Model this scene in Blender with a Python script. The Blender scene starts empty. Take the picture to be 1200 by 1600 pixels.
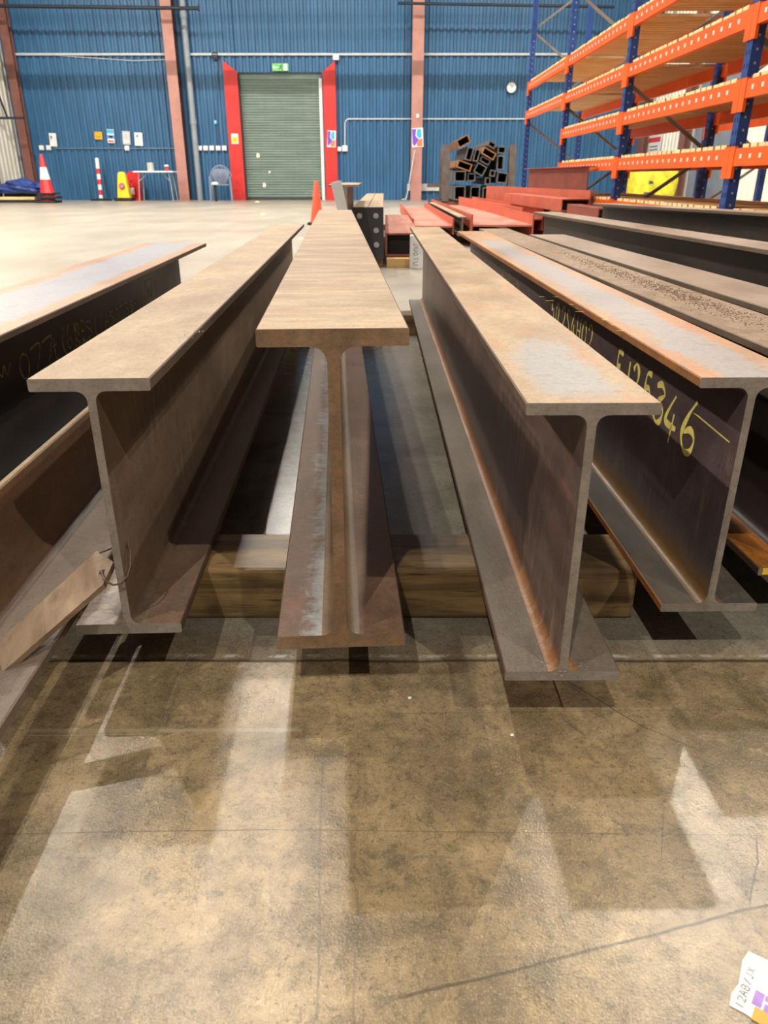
import bpy, bmesh, math, random
from mathutils import Vector, Matrix
random.seed(7)
S = bpy.context.scene
COL = S.collection

# ------------------------------------------------------------------ camera model (1200 x 1600 frame)
FPX, YH, EYE = 1170.0, 278.0, 0.62
TH = math.atan((800 - YH) / FPX); CT, ST = math.cos(TH), math.sin(TH)
def _ray(px, py):
    u = (px - 600) / FPX; v = (py - 800) / FPX
    return u, CT - v * ST, -(ST + v * CT)
def at(px, py, d):                      # world point seen at a photo position, d metres ahead
    r = _ray(px, py); k = d / r[1]
    return Vector((k * r[0], d, EYE + k * r[2]))
def on(px, py, z=0.0):                  # world point at height z
    r = _ray(px, py); k = (z - EYE) / r[2]
    return Vector((k * r[0], k * r[1], z))

cam = bpy.data.cameras.new('camera'); co = bpy.data.objects.new('camera', cam); COL.objects.link(co)
cam.sensor_fit = 'VERTICAL'; cam.sensor_height = 36; cam.sensor_width = 27
cam.lens = 36 * FPX / 1600
co.location = (0, 0, EYE); co.rotation_euler = (math.pi / 2 - TH, 0, 0)
cam.clip_start = 0.02; cam.clip_end = 100
cam.dof.use_dof = True; cam.dof.focus_distance = 1.2; cam.dof.aperture_fstop = 11
S.camera = co
S.view_settings.view_transform = 'Standard'; S.view_settings.look = 'None'
S.view_settings.gamma = 1; S.view_settings.use_curve_mapping = False
S.view_settings.exposure = 0.0

# ------------------------------------------------------------------ materials
def srgb(r, g, b):
    f = lambda c: (c / 255 / 12.92) if c <= 10 else ((c / 255 + .055) / 1.055) ** 2.4
    return (f(r), f(g), f(b), 1)
class N:
    def __init__(s, name):
        s.m = bpy.data.materials.new(name); s.m.use_nodes = True
        s.t = s.m.node_tree; s.b = s.t.nodes['Principled BSDF']; s.tc = s.t.nodes.new('ShaderNodeTexCoord')
    def n(s, ty, **k):
        x = s.t.nodes.new(ty)
        for a, b in k.items(): setattr(x, a, b)
        return x
    def l(s, a, b): s.t.links.new(a, b)
    def val(s, sock, v):
        if hasattr(v, 'is_linked') or hasattr(v, 'links'): s.l(v, sock)
        else: sock.default_value = v
    def co(s, scale=(1, 1, 1), loc=(0, 0, 0), src='Object'):
        mp = s.n('ShaderNodeMapping'); s.l(s.tc.outputs[src], mp.inputs[0])
        mp.inputs['Scale'].default_value = scale; mp.inputs['Location'].default_value = loc
        return mp.outputs[0]
    def noise(s, sc, det=4, rough=.6, scale=(1, 1, 1), loc=(0, 0, 0), dist=0):
        x = s.n('ShaderNodeTexNoise'); s.l(s.co(scale, loc), x.inputs[0])
        x.inputs['Scale'].default_value = sc; x.inputs['Detail'].default_value = det
        x.inputs['Roughness'].default_value = rough; x.inputs['Distortion'].default_value = dist
        return x.outputs[0]
    def ramp(s, v, a, b):
        x = s.n('ShaderNodeMapRange'); x.interpolation_type = 'SMOOTHSTEP'
        s.l(v, x.inputs[0]); x.inputs[1].default_value = a; x.inputs[2].default_value = b
        return x.outputs[0]
    def math(s, op, a, b=0.0, c=0.0):
        x = s.n('ShaderNodeMath', operation=op)
        s.val(x.inputs[0], a); s.val(x.inputs[1], b); s.val(x.inputs[2], c)
        return x.outputs[0]
    def mix(s, f, a, b, mode='MIX'):
        x = s.n('ShaderNodeMix', data_type='RGBA', blend_type=mode)
        s.val(x.inputs[0], f); s.val(x.inputs[6], a); s.val(x.inputs[7], b)
        return x.outputs[2]
    def xyz(s, src='Object'):
        x = s.n('ShaderNodeSeparateXYZ'); s.l(s.tc.outputs[src], x.inputs[0]); return x.outputs
    def bump(s, h, st=.3, d=.002):
        x = s.n('ShaderNodeBump'); s.l(h, x.inputs['Height']); x.inputs['Strength'].default_value = st
        x.inputs['Distance'].default_value = d; s.l(x.outputs[0], s.b.inputs['Normal'])
    def base(s, c): s.val(s.b.inputs['Base Color'], c)
    def rough(s, r, met=0, spec=.5):
        s.val(s.b.inputs['Roughness'], r); s.b.inputs['Metallic'].default_value = met
        s.b.inputs['Specular IOR Level'].default_value = spec

def plain(name, c, rough=.5, var=.12, sc=6, met=0, spec=.5, bump=0):
    m = N(name); n = m.noise(sc, 5)
    dk = tuple(x * (1 - 2 * var) for x in c[:3]) + (1,); lt = tuple(min(1, x * (1 + var)) for x in c[:3]) + (1,)
    m.base(m.mix(m.ramp(n, .3, .7), dk, lt)); m.rough(rough, met, spec)
    if bump: m.bump(m.noise(sc * 6, 4), bump, .003)
    return m.m

def steel(name, base, dark, rust=None, rustamt=.5, sc=9, stretch=(1, .25, 1), rough=.6, spec=.5, seed=0,
          streak=None, grey=None, greymask=None, zrust=None, zr=(.05, .012), bump=.35, met=0.0, fine=.25, grain=.38, vst=None):
    m = N(name)
    n1 = m.noise(sc, 6, .65, stretch, (seed, seed * 2, 0)); n2 = m.noise(sc * 9, 4, .7, stretch, (3 + seed, 0, 1))
    c = m.mix(m.ramp(n1, .32, .68), dark, base)
    c = m.mix(m.math('MULTIPLY', m.ramp(n2, .45, .75), fine), c, tuple(x * .45 for x in dark[:3]) + (1,))
    if rust:
        n3 = m.noise(sc * 1.7, 6, .7, stretch, (0, 7 + seed, 4))
        c = m.mix(m.math('MULTIPLY', m.ramp(n3, .45, .68), rustamt), c, rust)
    if grey:                            # mill-scale patch down the middle of the face
        x = m.xyz(); n4 = m.noise(14, 6, .75, (1, .5, 1), (seed, 1, 2), .5); n5 = m.noise(60, 3, .7, (.3, 1.2, 1))
        hw, y0, y1 = greymask[:3]; gx = greymask[3] if len(greymask) > 3 else 0.0
        ax = m.math('ABSOLUTE', m.math('SUBTRACT', x[0], gx))
        e = m.math('ADD', ax, m.math('MULTIPLY', m.math('SUBTRACT', n4, .5), .09))
        e = m.math('ADD', e, m.math('MULTIPLY', m.math('SUBTRACT', n5, .5), .035))
        k = m.ramp(e, hw + .012, hw - .016)
        k = m.math('MULTIPLY', k, m.ramp(m.math('ADD', x[1], m.math('MULTIPLY', m.math('SUBTRACT', n4, .5), .3)), y1 + .06, y1 - .06))
        k = m.math('MULTIPLY', k, m.ramp(x[1], y0 - .03, y0 + .03))
        c = m.mix(m.math('MULTIPLY', k, .93), c, grey)
    if zrust:
        x = m.xyz(); n6 = m.noise(24, 4, .7, (1, .3, 1))
        e = m.math('ADD', x[2], m.math('MULTIPLY', m.math('SUBTRACT', n6, .5), .02))
        c = m.mix(m.math('MULTIPLY', m.ramp(e, zr[0], zr[1]), .9), c, zrust)
    if vst:
        v1 = m.noise(26, 6, .7, (1, 2.2, .3), (seed, 2, 2), .3); v2 = m.noise(6, 4, .6, (1, .6, 1), (seed, 6, 2))
        c = m.mix(m.math('MULTIPLY', m.math('MULTIPLY', m.ramp(v1, .48, .66), m.ramp(v2, .40, .6)), .7), c, vst)
    g1 = m.noise(240, 4, .75, (.5, 1.3, 1), (seed, 0, 5)); g2 = m.noise(520, 2, .6, (1, 1, 1), (0, seed, 2)); g3 = m.noise(48, 5, .72, (.7, 1.2, 1), (seed, 5, 5))
    c = m.mix(m.math('MULTIPLY', m.ramp(g1, .50, .66), grain), c, tuple(x * .42 for x in dark[:3]) + (1,))
    c = m.mix(m.math('MULTIPLY', m.ramp(g3, .52, .70), grain * .9), c, tuple(x * .55 for x in dark[:3]) + (1,))
    c = m.mix(m.math('MULTIPLY', m.ramp(g2, .54, .68), grain * .7), c, tuple(min(1, x * 1.5) for x in base[:3]) + (1,))
    m.base(c)
    m.rough(m.math('ADD', m.math('MULTIPLY', n1, .35), rough - .17), met, spec)
    h = m.math('ADD', m.math('MULTIPLY', n2, .6), m.noise(sc * 30, 3, .7, (1, .6, 1)))
    m.bump(h, bump, .0012)
    return m.m

M = {}
# dusty upper faces
M['dust'] = steel('dusty_steel', srgb(178, 156, 128), srgb(148, 124, 98), srgb(158, 112, 78), .35, 9, (1, .5, 1), .55)
M['dust_c'] = steel('dusty_rusty_steel', srgb(182, 158, 128), srgb(136, 108, 80), srgb(150, 96, 58), .4, 11, (.45, 1.5, 1), .55, seed=2)
M['dust_r1'] = steel('dusty_steel_with_grey_patch', srgb(182, 156, 122), srgb(150, 122, 90), srgb(186, 118, 78), .5, 9, (1, .5, 1), .5, seed=4,
                     grey=srgb(150, 150, 150), greymask=(.040, .03, .30))
M['dust_r2'] = steel('rusty_steel_with_grey_middle', srgb(184, 146, 106), srgb(156, 118, 84), srgb(190, 112, 66), .65, 10, (1, .5, 1), .5, seed=6,
                     grey=srgb(148, 146, 146), greymask=(.040, -.2, 2.1))
M['dust_l1'] = steel('blue_grey_steel_with_rusty_border', srgb(190, 158, 126), srgb(168, 132, 104), srgb(190, 128, 92), .6, 8, (1, .4, 1), .45, seed=8,
                     grey=srgb(156, 160, 172), greymask=(.075, -.2, 3))
M['grit'] = steel('gritty_dusty_steel', srgb(164, 140, 114), srgb(128, 104, 80), srgb(110, 84, 60), .5, 30, (1, .8, 1), .7, seed=9, fine=.6, bump=.8)
M['dust_d'] = steel('brown_dusty_steel', srgb(150, 128, 106), srgb(120, 98, 80), srgb(120, 84, 60), .4, 12, (1, .4, 1), .55, seed=12)
# webs and inner faces
M['web_l1'] = steel('black_mill_scale_l', srgb(54, 49, 47), srgb(36, 33, 33), srgb(74, 52, 40), .25, 8, (1, .3, 1), .45, seed=3)
M['web_l2'] = steel('brown_web_steel', srgb(126, 106, 88), srgb(98, 82, 68), srgb(116, 82, 58), .3, 7, (1, .5, 1), .5, seed=5, spec=.4, vst=srgb(146, 124, 104))
M['web_c'] = steel('rusty_web_steel', srgb(128, 104, 78), srgb(92, 74, 54), srgb(136, 94, 54), .45, 14, (1, .4, 1.2), .5, seed=7)
M['web_r1'] = steel('purple_brown_web_steel', srgb(118, 98, 90), srgb(74, 61, 58), srgb(120, 78, 62), .45, 13, (1, .55, 1.3), .45, seed=1,
                    zrust=srgb(158, 104, 48), zr=(.034, .012), vst=srgb(164, 140, 124))
M['web_r2'] = steel('dark_purple_web_steel', srgb(100, 84, 86), srgb(70, 58, 60), srgb(80, 60, 44), .3, 6, (1, .5, 1), .4, seed=2.5,
                    zrust=srgb(128, 94, 44), zr=(.062, .02), vst=srgb(122, 102, 92))
M['web_d'] = steel('dark_web_steel', srgb(74, 64, 58), srgb(48, 42, 40), srgb(96, 70, 44), .3, 8, (1, .4, 1), .5, seed=6.5)
# bottom flanges
M['bf_l2'] = steel('brown_flange_steel', srgb(142, 120, 102), srgb(112, 92, 78), srgb(146, 100, 72), .4, 14, (1, .4, 1), .4, seed=3.3, grey=srgb(190, 178, 168), greymask=(.016, -.1, .16, -.036))
M['bf_c'] = steel('pitted_rusty_flange_steel', srgb(134, 106, 84), srgb(102, 78, 62), srgb(146, 96, 62), .4, 20, (1, .6, 1), .34, seed=4.4, grey=srgb(170, 172, 172), greymask=(.013, -.1, 1.6, -.026), bump=.8)
M['bf_r1'] = steel('grey_brown_flange_steel', srgb(132, 120, 106), srgb(106, 95, 84), srgb(136, 104, 74), .2, 12, (1, .35, 1), .4, seed=5.5)
M['bf_r2'] = steel('dark_grey_flange_steel', srgb(92, 88, 82), srgb(68, 64, 60), srgb(136, 98, 56), .22, 14, (1, .35, 1), .4, seed=6.6)
M['bf_r3'] = steel('orange_rusted_flange_steel', srgb(176, 106, 36), srgb(110, 72, 34), srgb(200, 124, 40), .6, 18, (1, .6, 1), .5, seed=7.7)
# cut ends and edges
M['cut'] = steel('sawn_steel_end', srgb(140, 131, 122), srgb(118, 109, 100), srgb(130, 96, 70), .15, 20, (1, 1, 1), .5, seed=1.1, bump=.15)
M['cut_c'] = steel('rusty_sawn_end', srgb(136, 110, 84), srgb(106, 84, 64), srgb(140, 92, 54), .4, 26, (1, 1, 1), .55, seed=2.2, bump=.3)
M['edge'] = steel('flange_edge_steel', srgb(110, 90, 72), srgb(84, 68, 56), srgb(120, 84, 54), .3, 20, (1, .3, 1), .55, seed=1.4)
M['edge_o'] = steel('orange_rust_edge', srgb(164, 106, 50), srgb(120, 78, 44), srgb(190, 116, 44), .5, 30, (1, .4, 1), .6, seed=1.7)
M['angle'] = steel('brown_dusty_angle_steel', srgb(138, 120, 104), srgb(114, 98, 84), srgb(120, 92, 72), .2, 9, (1, .5, 1), .5, seed=9.1)
M['angle_v'] = steel('rusty_brown_leg_steel', srgb(128, 98, 74), srgb(98, 74, 58), srgb(146, 100, 66), .4, 9, (1, .3, 1), .5, seed=9.4)
# red oxide
M['red'] = steel('red_oxide_paint', srgb(196, 96, 72), srgb(176, 82, 62), srgb(214, 138, 104), .25, 5, (1, .5, 1), .5, seed=.4, bump=.1, fine=.08)
M['red_lit'] = steel('lit_red_oxide_paint', srgb(206, 134, 112), srgb(192, 114, 94), srgb(180, 150, 150), .2, 5, (1, .5, 1), .45, seed=.9, bump=.1, fine=.05)  # paler copy of the red oxide, light on the webs put into colour
M['dred'] = steel('dark_red_oxide_paint', srgb(150, 76, 62), srgb(124, 64, 54), srgb(170, 110, 88), .25, 6, (1, .5, 1), .5, seed=1.9, bump=.1, fine=.1)
M['rred'] = steel('rusty_red_steel', srgb(176, 112, 92), srgb(150, 88, 72), srgb(190, 134, 110), .4, 9, (3, .3, 1), .5, seed=2.9, bump=.2)
# paints and plastics
M['white'] = plain('white_plastic', srgb(232, 234, 236), .4, .03)
M['black'] = plain('black_rubber', srgb(34, 34, 36), .7, .1)
M['dark'] = plain('dark_steel_plate', srgb(62, 62, 64), .5, .1, 9)
M['orange'] = plain('orange_cone_plastic', srgb(232, 84, 52), .45, .06)
M['redp'] = plain('red_plastic', srgb(222, 44, 48), .4, .06)
M['jamb'] = plain('red_jamb_paint', srgb(214, 50, 48), .5, .08, 3)
M['yellow'] = plain('yellow_plastic', srgb(246, 216, 30), .45, .05)
M['purple'] = plain('purple_print', srgb(150, 62, 130), .5, .05)
M['pinkcol'] = plain('pink_brown_column_paint', srgb(186, 134, 124), .55, .06, 3)
M['browncol'] = plain('brown_column_paint', srgb(128, 84, 74), .55, .08, 3)
M['browndark'] = plain('dark_brown_side', srgb(60, 42, 42), .6, .1, 3)  # darker tone for the column's web and rear flange
M['greypipe'] = plain('grey_downpipe_plastic', srgb(146, 156, 166), .4, .05)
M['galv'] = plain('galvanised_metal', srgb(176, 180, 184), .35, .08, 20, .3)
M['conduit'] = plain('pale_conduit', srgb(200, 206, 212), .4, .05)
M['conduit_d'] = plain('blue_grey_conduit', srgb(96, 122, 146), .4, .05)
M['pipe_d'] = plain('dark_pipe_metal', srgb(38, 46, 56), .5, .08)
M['wallwhite'] = plain('white_cladding_paint', srgb(224, 222, 212), .5, .04, 2)
M['grey'] = plain('grey_door_paint', srgb(120, 128, 140), .5, .06, 2)
M['chair'] = plain('grey_chair_plastic', srgb(128, 140, 162), .45, .05)
M['sky'] = plain('light_blue_print', srgb(90, 150, 210), .5, .05)
M['signo'] = plain('orange_sign_face', srgb(240, 176, 32), .5, .04)
M['green'] = plain('green_sign_face', srgb(120, 196, 120), .5, .05)
M['ink'] = plain('dark_ink', srgb(70, 76, 90), .6, .05)
M['redink'] = plain('red_ink', srgb(206, 60, 70), .6, .05)
M['purple2'] = plain('violet_print', srgb(120, 80, 200), .5, .05)
M['oprint'] = plain('orange_print', srgb(240, 130, 90), .5, .05)
M['cyan'] = plain('cyan_print', srgb(70, 180, 225), .5, .05)
M['chalk'] = plain('yellow_paint_marker', srgb(232, 214, 116), .7, .1, 60)
M['chalk2'] = plain('faded_yellow_chalk', srgb(176, 166, 110), .8, .25, 90)
M['yspray'] = plain('yellow_crayon', srgb(240, 196, 50), .7, .1, 40)
M['pen'] = plain('blue_grey_pen', srgb(120, 122, 132), .7, .05)
M['paper'] = plain('white_paper', srgb(226, 224, 226), .6, .04, 30)
M['lilac'] = plain('lilac_ink', srgb(178, 140, 214), .6, .1, 60)
M['porange'] = plain('orange_paper', srgb(244, 172, 84), .6, .05, 30)
M['bluep'] = plain('blue_tarpaulin', srgb(40, 66, 140), .5, .15, 6)
M['bag'] = plain('yellow_woven_bag', srgb(232, 222, 60), .6, .15, 5, bump=.4)
M['rackblue'] = plain('blue_rack_paint', srgb(34, 70, 140), .4, .08, 5)
M['rackorange'] = plain('orange_rack_paint', srgb(238, 98, 18), .4, .05, 5)
M['brace'] = plain('grey_rack_brace', srgb(128, 124, 120), .5, .1, 8, .2)
M['slot'] = plain('dark_slot', srgb(16, 26, 48), .7, .05)
M['tube'] = plain('grey_tube_steel', srgb(98, 96, 96), .5, .15, 6)
M['tube_r'] = plain('rusty_tube_steel', srgb(150, 108, 70), .5, .2, 6)
M['tube_shade'] = plain('tube_shade_black', srgb(20, 19, 20), .8, .1, 6)  # black that paints the shade inside open tubes
M['post'] = plain('weathered_steel_post', srgb(104, 92, 88), .6, .15, 6)
M['bolt'] = plain('zinc_bolt', srgb(196, 198, 198), .3, .05, 20, .3)
M['wire'] = plain('brown_tie_wire', srgb(88, 66, 50), .5, .1)
M['concrete'] = plain('pale_grey_block', srgb(198, 198, 196), .7, .06, 8)

def wood(name, a, b, sc=6, stretch=(.12, 1, 1), rough=.6, dark=.4, spec=.4):
    m = N(name)
    n1 = m.noise(sc * 3, 6, .65, stretch, (1, 2, 3), .6); n2 = m.noise(sc * 14, 4, .7, stretch, (5, 0, 0)); n3 = m.noise(sc * .8, 4)
    c = m.mix(m.ramp(n1, .3, .7), b, a)
    c = m.mix(m.math('MULTIPLY', m.ramp(n2, .5, .75), dark), c, tuple(x * .3 for x in b[:3]) + (1,))
    c = m.mix(m.math('MULTIPLY', m.ramp(n3, .5, .75), dark), c, tuple(x * .45 for x in b[:3]) + (1,))
    m.base(c); m.rough(rough, 0, spec); m.bump(n2, .5, .002)
    return m.m
M['oldwood'] = wood('oily_old_timber', srgb(164, 134, 90), srgb(98, 77, 50), 7, (.14, 1, 1.6), .4, .85)
M['board'] = wood('weathered_board_wood', srgb(168, 144, 118), srgb(128, 104, 82), 7, (1, .16, 1), .6, .3)
M['palewood'] = wood('pale_new_timber', srgb(226, 190, 132), srgb(206, 164, 104), 4, (.2, 1, 1), .6, .12)
M['slat'] = wood('rack_deck_timber', srgb(222, 182, 128), srgb(190, 146, 92), 5, (.15, 1, 1), .6, .2)
M['slatend'] = plain('sawn_slat_end', srgb(240, 214, 160), .6, .08, 8)
M['creamw'] = wood('cream_timber', srgb(236, 216, 160), srgb(216, 186, 120), 4, (.2, 1, 1), .6, .1)

# wall sheeting
m = N('blue_sheet_paint'); n = m.noise(1.5, 5, .6, (3, 1, .6)); n2 = m.noise(12, 4, .7, (3, 1, .3))
c = m.mix(m.ramp(n, .3, .7), srgb(48, 94, 134), srgb(56, 106, 148))
c = m.mix(m.math('MULTIPLY', m.ramp(n2, .5, .8), .14), c, srgb(30, 72, 108)); m.base(c); m.rough(.42, 0, .5); M['blue'] = m.m
m = N('green_grey_shutter_paint'); n = m.noise(2, 5, .6, (.4, 1, 5)); n2 = m.noise(3, 5, .7, (2.5, 1, .4))
c = m.mix(m.ramp(n, .3, .7), srgb(102, 122, 116), srgb(122, 142, 134))
c = m.mix(m.math('MULTIPLY', m.ramp(n2, .4, .75), .35), c, srgb(104, 108, 106)); m.base(c); m.rough(.4, 0, .5); M['shutter'] = m.m

# floor: worn, oil-stained, power-floated concrete
m = N('worn_concrete_floor'); P = m.xyz()
def seg(ax, ay, bx, by, w, wob=.02, ns=8):          # mask of a thin crack or smear between two floor points
    dx, dy = bx - ax, by - ay; L = math.hypot(dx, dy); tx, ty = dx / L, dy / L
    u = m.math('ADD', m.math('MULTIPLY', m.math('SUBTRACT', P[0], ax), tx), m.math('MULTIPLY', m.math('SUBTRACT', P[1], ay), ty))
    v = m.math('SUBTRACT', m.math('MULTIPLY', m.math('SUBTRACT', P[1], ay), tx), m.math('MULTIPLY', m.math('SUBTRACT', P[0], ax), ty))
    nz = m.noise(ns, 5, .6, (1, 1, 1), (ax * 9, 0, 0))
    v = m.math('ABSOLUTE', m.math('ADD', v, m.math('MULTIPLY', m.math('SUBTRACT', nz, .5), wob)))
    a = m.ramp(v, w, w * .3)
    a = m.math('MULTIPLY', a, m.ramp(u, -.005, .01))
    return m.math('MULTIPLY', a, m.ramp(u, L + .005, L - .01))
nA = m.noise(5, 7, .65, (1, 1, 1), (0, 0, 0), .4); nB = m.noise(34, 6, .72, (1, 1, 1), (4, 1, 0), .4); nC = m.noise(150, 5, .7)
nD = m.noise(1.1, 5, .6, (1, .4, 1)); nS = m.noise(70, 4, .75, (1, .25, 1), (2, 9, 1))
near = m.mix(m.ramp(nA, .34, .66), srgb(120, 102, 76), srgb(174, 150, 112))
near = m.mix(m.math('MULTIPLY', m.ramp(nB, .46, .66), .55), near, srgb(84, 73, 58))
near = m.mix(m.math('MULTIPLY', m.ramp(nB, .44, .3), .45), near, srgb(200, 176, 132))
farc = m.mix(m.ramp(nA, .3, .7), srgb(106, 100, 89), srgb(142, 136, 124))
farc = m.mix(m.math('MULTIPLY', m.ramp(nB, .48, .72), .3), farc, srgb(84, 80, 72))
far2 = m.mix(m.ramp(nD, .3, .7), srgb(152, 145, 132), srgb(176, 168, 154))  # paler far floor, distance glare put into the colour
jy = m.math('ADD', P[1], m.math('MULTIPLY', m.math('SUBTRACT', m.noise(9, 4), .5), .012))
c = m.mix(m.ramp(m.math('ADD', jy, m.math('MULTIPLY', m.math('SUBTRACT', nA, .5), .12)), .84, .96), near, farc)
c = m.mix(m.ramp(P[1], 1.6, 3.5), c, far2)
c = m.mix(m.math('MULTIPLY', m.math('MULTIPLY', m.ramp(nC, .53, .68), .55), m.ramp(P[1], 4.0, .9)), c, srgb(62, 54, 42))
nE = m.noise(620, 3, .75, (1, .5, 1), (3, 3, 3)); c = m.mix(m.math('MULTIPLY', m.math('MULTIPLY', m.ramp(nE, .52, .66), .32), m.ramp(P[1], 2.2, .9)), c, srgb(214, 198, 164))
c = m.mix(m.math('MULTIPLY', m.ramp(nS, .66, .8), .4), c, srgb(206, 196, 176))
nK = m.noise(22, 6, .75, (1, .35, 1), (8, 2, 1), .8); nL = m.noise(22, 6, .75, (.3, 1.2, 1), (1, 8, 1), .8)
c = m.mix(m.math('MULTIPLY', m.math('MULTIPLY', m.ramp(m.math('ABSOLUTE', m.math('SUBTRACT', nK, .5)), .014, .002), .3), m.ramp(P[1], 3.0, .9)), c, srgb(58, 50, 42))
c = m.mix(m.math('MULTIPLY', m.math('MULTIPLY', m.ramp(m.math('ABSOLUTE', m.math('SUBTRACT', nL, .47)), .010, .002), .3), m.ramp(P[1], 3.0, .9)), c, srgb(62, 56, 48))
nM = m.noise(7, 7, .7, (1, 1, 1), (9, 9, 0), 1.0); c = m.mix(m.math('MULTIPLY', m.ramp(nM, .56, .64), .22), c, srgb(86, 82, 76))
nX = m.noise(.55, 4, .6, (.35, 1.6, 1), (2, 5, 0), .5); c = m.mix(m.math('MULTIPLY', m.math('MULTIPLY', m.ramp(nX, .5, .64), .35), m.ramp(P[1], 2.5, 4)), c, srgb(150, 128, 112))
# slab joint with a chalky line, smear, cracks
c = m.mix(m.math('MULTIPLY', m.ramp(m.math('ABSOLUTE', m.math('SUBTRACT', jy, .876)), .005, .001), .8), c, srgb(60, 52, 42))
c = m.mix(m.math('MULTIPLY', m.math('MULTIPLY', m.ramp(m.math('ABSOLUTE', m.math('SUBTRACT', jy, .888)), .006, .001), m.ramp(nB, .45, .6)), .7), c, srgb(206, 200, 186))
for (a, b, w, col, k, wob, ns) in [
    ((620, 1562), (1210, 1412), .0022, srgb(84, 72, 56), .85, .012, 6),
    ((880, 1060), (1010, 1140), .0012, srgb(60, 50, 40), .8, .008, 9),
    ((1010, 1138), (1100, 1175), .0010, srgb(60, 50, 40), .6, .008, 9),
    ((1183, 1305), (1172, 1420), .0014, srgb(84, 74, 64), .8, .02, 9),
    ((1036, 1265), (1032, 1345), .0010, srgb(84, 74, 64), .6, .01, 9),
    ((505, 1170), (497, 1600), .0018, srgb(110, 100, 84), .6, .01, 6),
    ((560, 1385), (552, 1600), .0014, srgb(110, 100, 84), .5, .01, 6),
    ((0, 1303), (430, 1296), .0014, srgb(90, 78, 58), .7, .004, 6),
    ((400, 1296), (1200, 1306), .0010, srgb(90, 78, 58), .5, .004, 6),
    ((40, 1142), (470, 1140), .0050, srgb(176, 164, 138), .55, .01, 12),
    ((40, 1150), (250, 1146), .0016, srgb(186, 176, 150), .5, .006, 12),
    ((1030, 1060), (960, 900), .0010, srgb(150, 142, 128), .6, .006, 5),
    ((300, 1010), (180, 1290), .0009, srgb(150, 140, 118), .5, .004, 5),
    ((600, 1115), (1200, 1108), .0008, srgb(90, 78, 58), .5, .004, 6)]:
    A_, B_ = on(*a), on(*b)
    c = m.mix(m.math('MULTIPLY', seg(A_.x, A_.y, B_.x, B_.y, w, wob, ns), k), c, col)
m.base(c)
m.rough(m.math('ADD', m.math('MULTIPLY', nB, .24), m.math('ADD', m.math('MULTIPLY', m.ramp(P[1], 1.5, 6), .14), .11)), 0, .6)
m.bump(m.math('MULTIPLY', m.math('ADD', m.math('MULTIPLY', nB, .5), m.math('ADD', m.math('MULTIPLY', nC, .5), m.math('MULTIPLY', m.noise(420, 3), .35))), m.math('ADD', m.math('MULTIPLY', m.ramp(P[1], 1.8, .9), .8), .2)), .5, .0014)
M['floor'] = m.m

# ------------------------------------------------------------------ mesh helpers
class MB:
    def __init__(s): s.v = []; s.f = []; s.mi = []
    def add(s, vs, fs, mi=0):
        o = len(s.v); s.v += [tuple(p) for p in vs]; s.f += [tuple(i + o for i in f) for f in fs]; s.mi += [mi] * len(fs); return s
    def box(s, x0, x1, y0, y1, z0, z1, mi=0, mat=None):
        vs = [Vector((x, y, z)) for z in (z0, z1) for y in (y0, y1) for x in (x0, x1)]
        if mat: vs = [mat @ p for p in vs]
        return s.add(vs, [(0, 2, 3, 1), (4, 5, 7, 6), (0, 1, 5, 4), (2, 6, 7, 3), (0, 4, 6, 2), (1, 3, 7, 5)], mi)
    def prism(s, prof, y0, y1, mi=0, mat=None, axis='y'):      # profile of (x,z) points, counter-clockwise seen from -y
        n = len(prof)
        if axis == 'y': vs = [Vector((x, y0, z)) for x, z in prof] + [Vector((x, y1, z)) for x, z in prof]
        elif axis == 'z': vs = [Vector((x, z, y0)) for x, z in prof] + [Vector((x, z, y1)) for x, z in prof]
        else: vs = [Vector((y0, x, z)) for x, z in prof] + [Vector((y1, x, z)) for x, z in prof]
        if mat: vs = [mat @ p for p in vs]
        fs = [tuple(range(n)), tuple(range(2 * n - 1, n - 1, -1))] + [(i, i + n, (i + 1) % n + n, (i + 1) % n) for i in range(n)]
        return s.add(vs, fs, mi)
    def cyl(s, p0, p1, r0, r1=None, n=16, mi=0, cap=True):
        p0, p1 = Vector(p0), Vector(p1); r1 = r0 if r1 is None else r1
        d = (p1 - p0).normalized(); a = d.orthogonal().normalized(); b = d.cross(a)
        vs = [p0 + (a * math.cos(t) + b * math.sin(t)) * r0 for t in [2 * math.pi * i / n for i in range(n)]]
        vs += [p1 + (a * math.cos(t) + b * math.sin(t)) * r1 for t in [2 * math.pi * i / n for i in range(n)]]
        fs = [(i, (i + 1) % n, (i + 1) % n + n, i + n) for i in range(n)]
        if cap: fs += [tuple(range(n - 1, -1, -1)), tuple(range(n, 2 * n))]
        return s.add(vs, fs, mi)
    def bar(s, p0, p1, w, h, mi=0):                            # rectangular bar between two points
        p0, p1 = Vector(p0), Vector(p1); d = (p1 - p0); L = d.length
        q = d.to_track_quat('Y', 'Z'); mt = Matrix.Translation(p0) @ q.to_matrix().to_4x4()
        return s.box(-w / 2, w / 2, 0, L, -h / 2, h / 2, mi, mt)
    def tube(s, pts, r, n=8, mi=0):
        for a, b in zip(pts, pts[1:]): s.cyl(a, b, r, r, n, mi)
        return s
    def lathe(s, prof, n=24, mi=0, c=(0, 0, 0)):
        k = len(prof); vs = []
        for r, z in prof:
            for i in range(n):
                t = 2 * math.pi * i / n; vs.append((c[0] + r * math.cos(t), c[1] + r * math.sin(t), c[2] + z))
        fs = [(j * n + i, j * n + (i + 1) % n, (j + 1) * n + (i + 1) % n, (j + 1) * n + i) for j in range(k - 1) for i in range(n)]
        fs += [tuple(range(n - 1, -1, -1)), tuple(range((k - 1) * n, k * n))]
        return s.add(vs, fs, mi)
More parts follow.
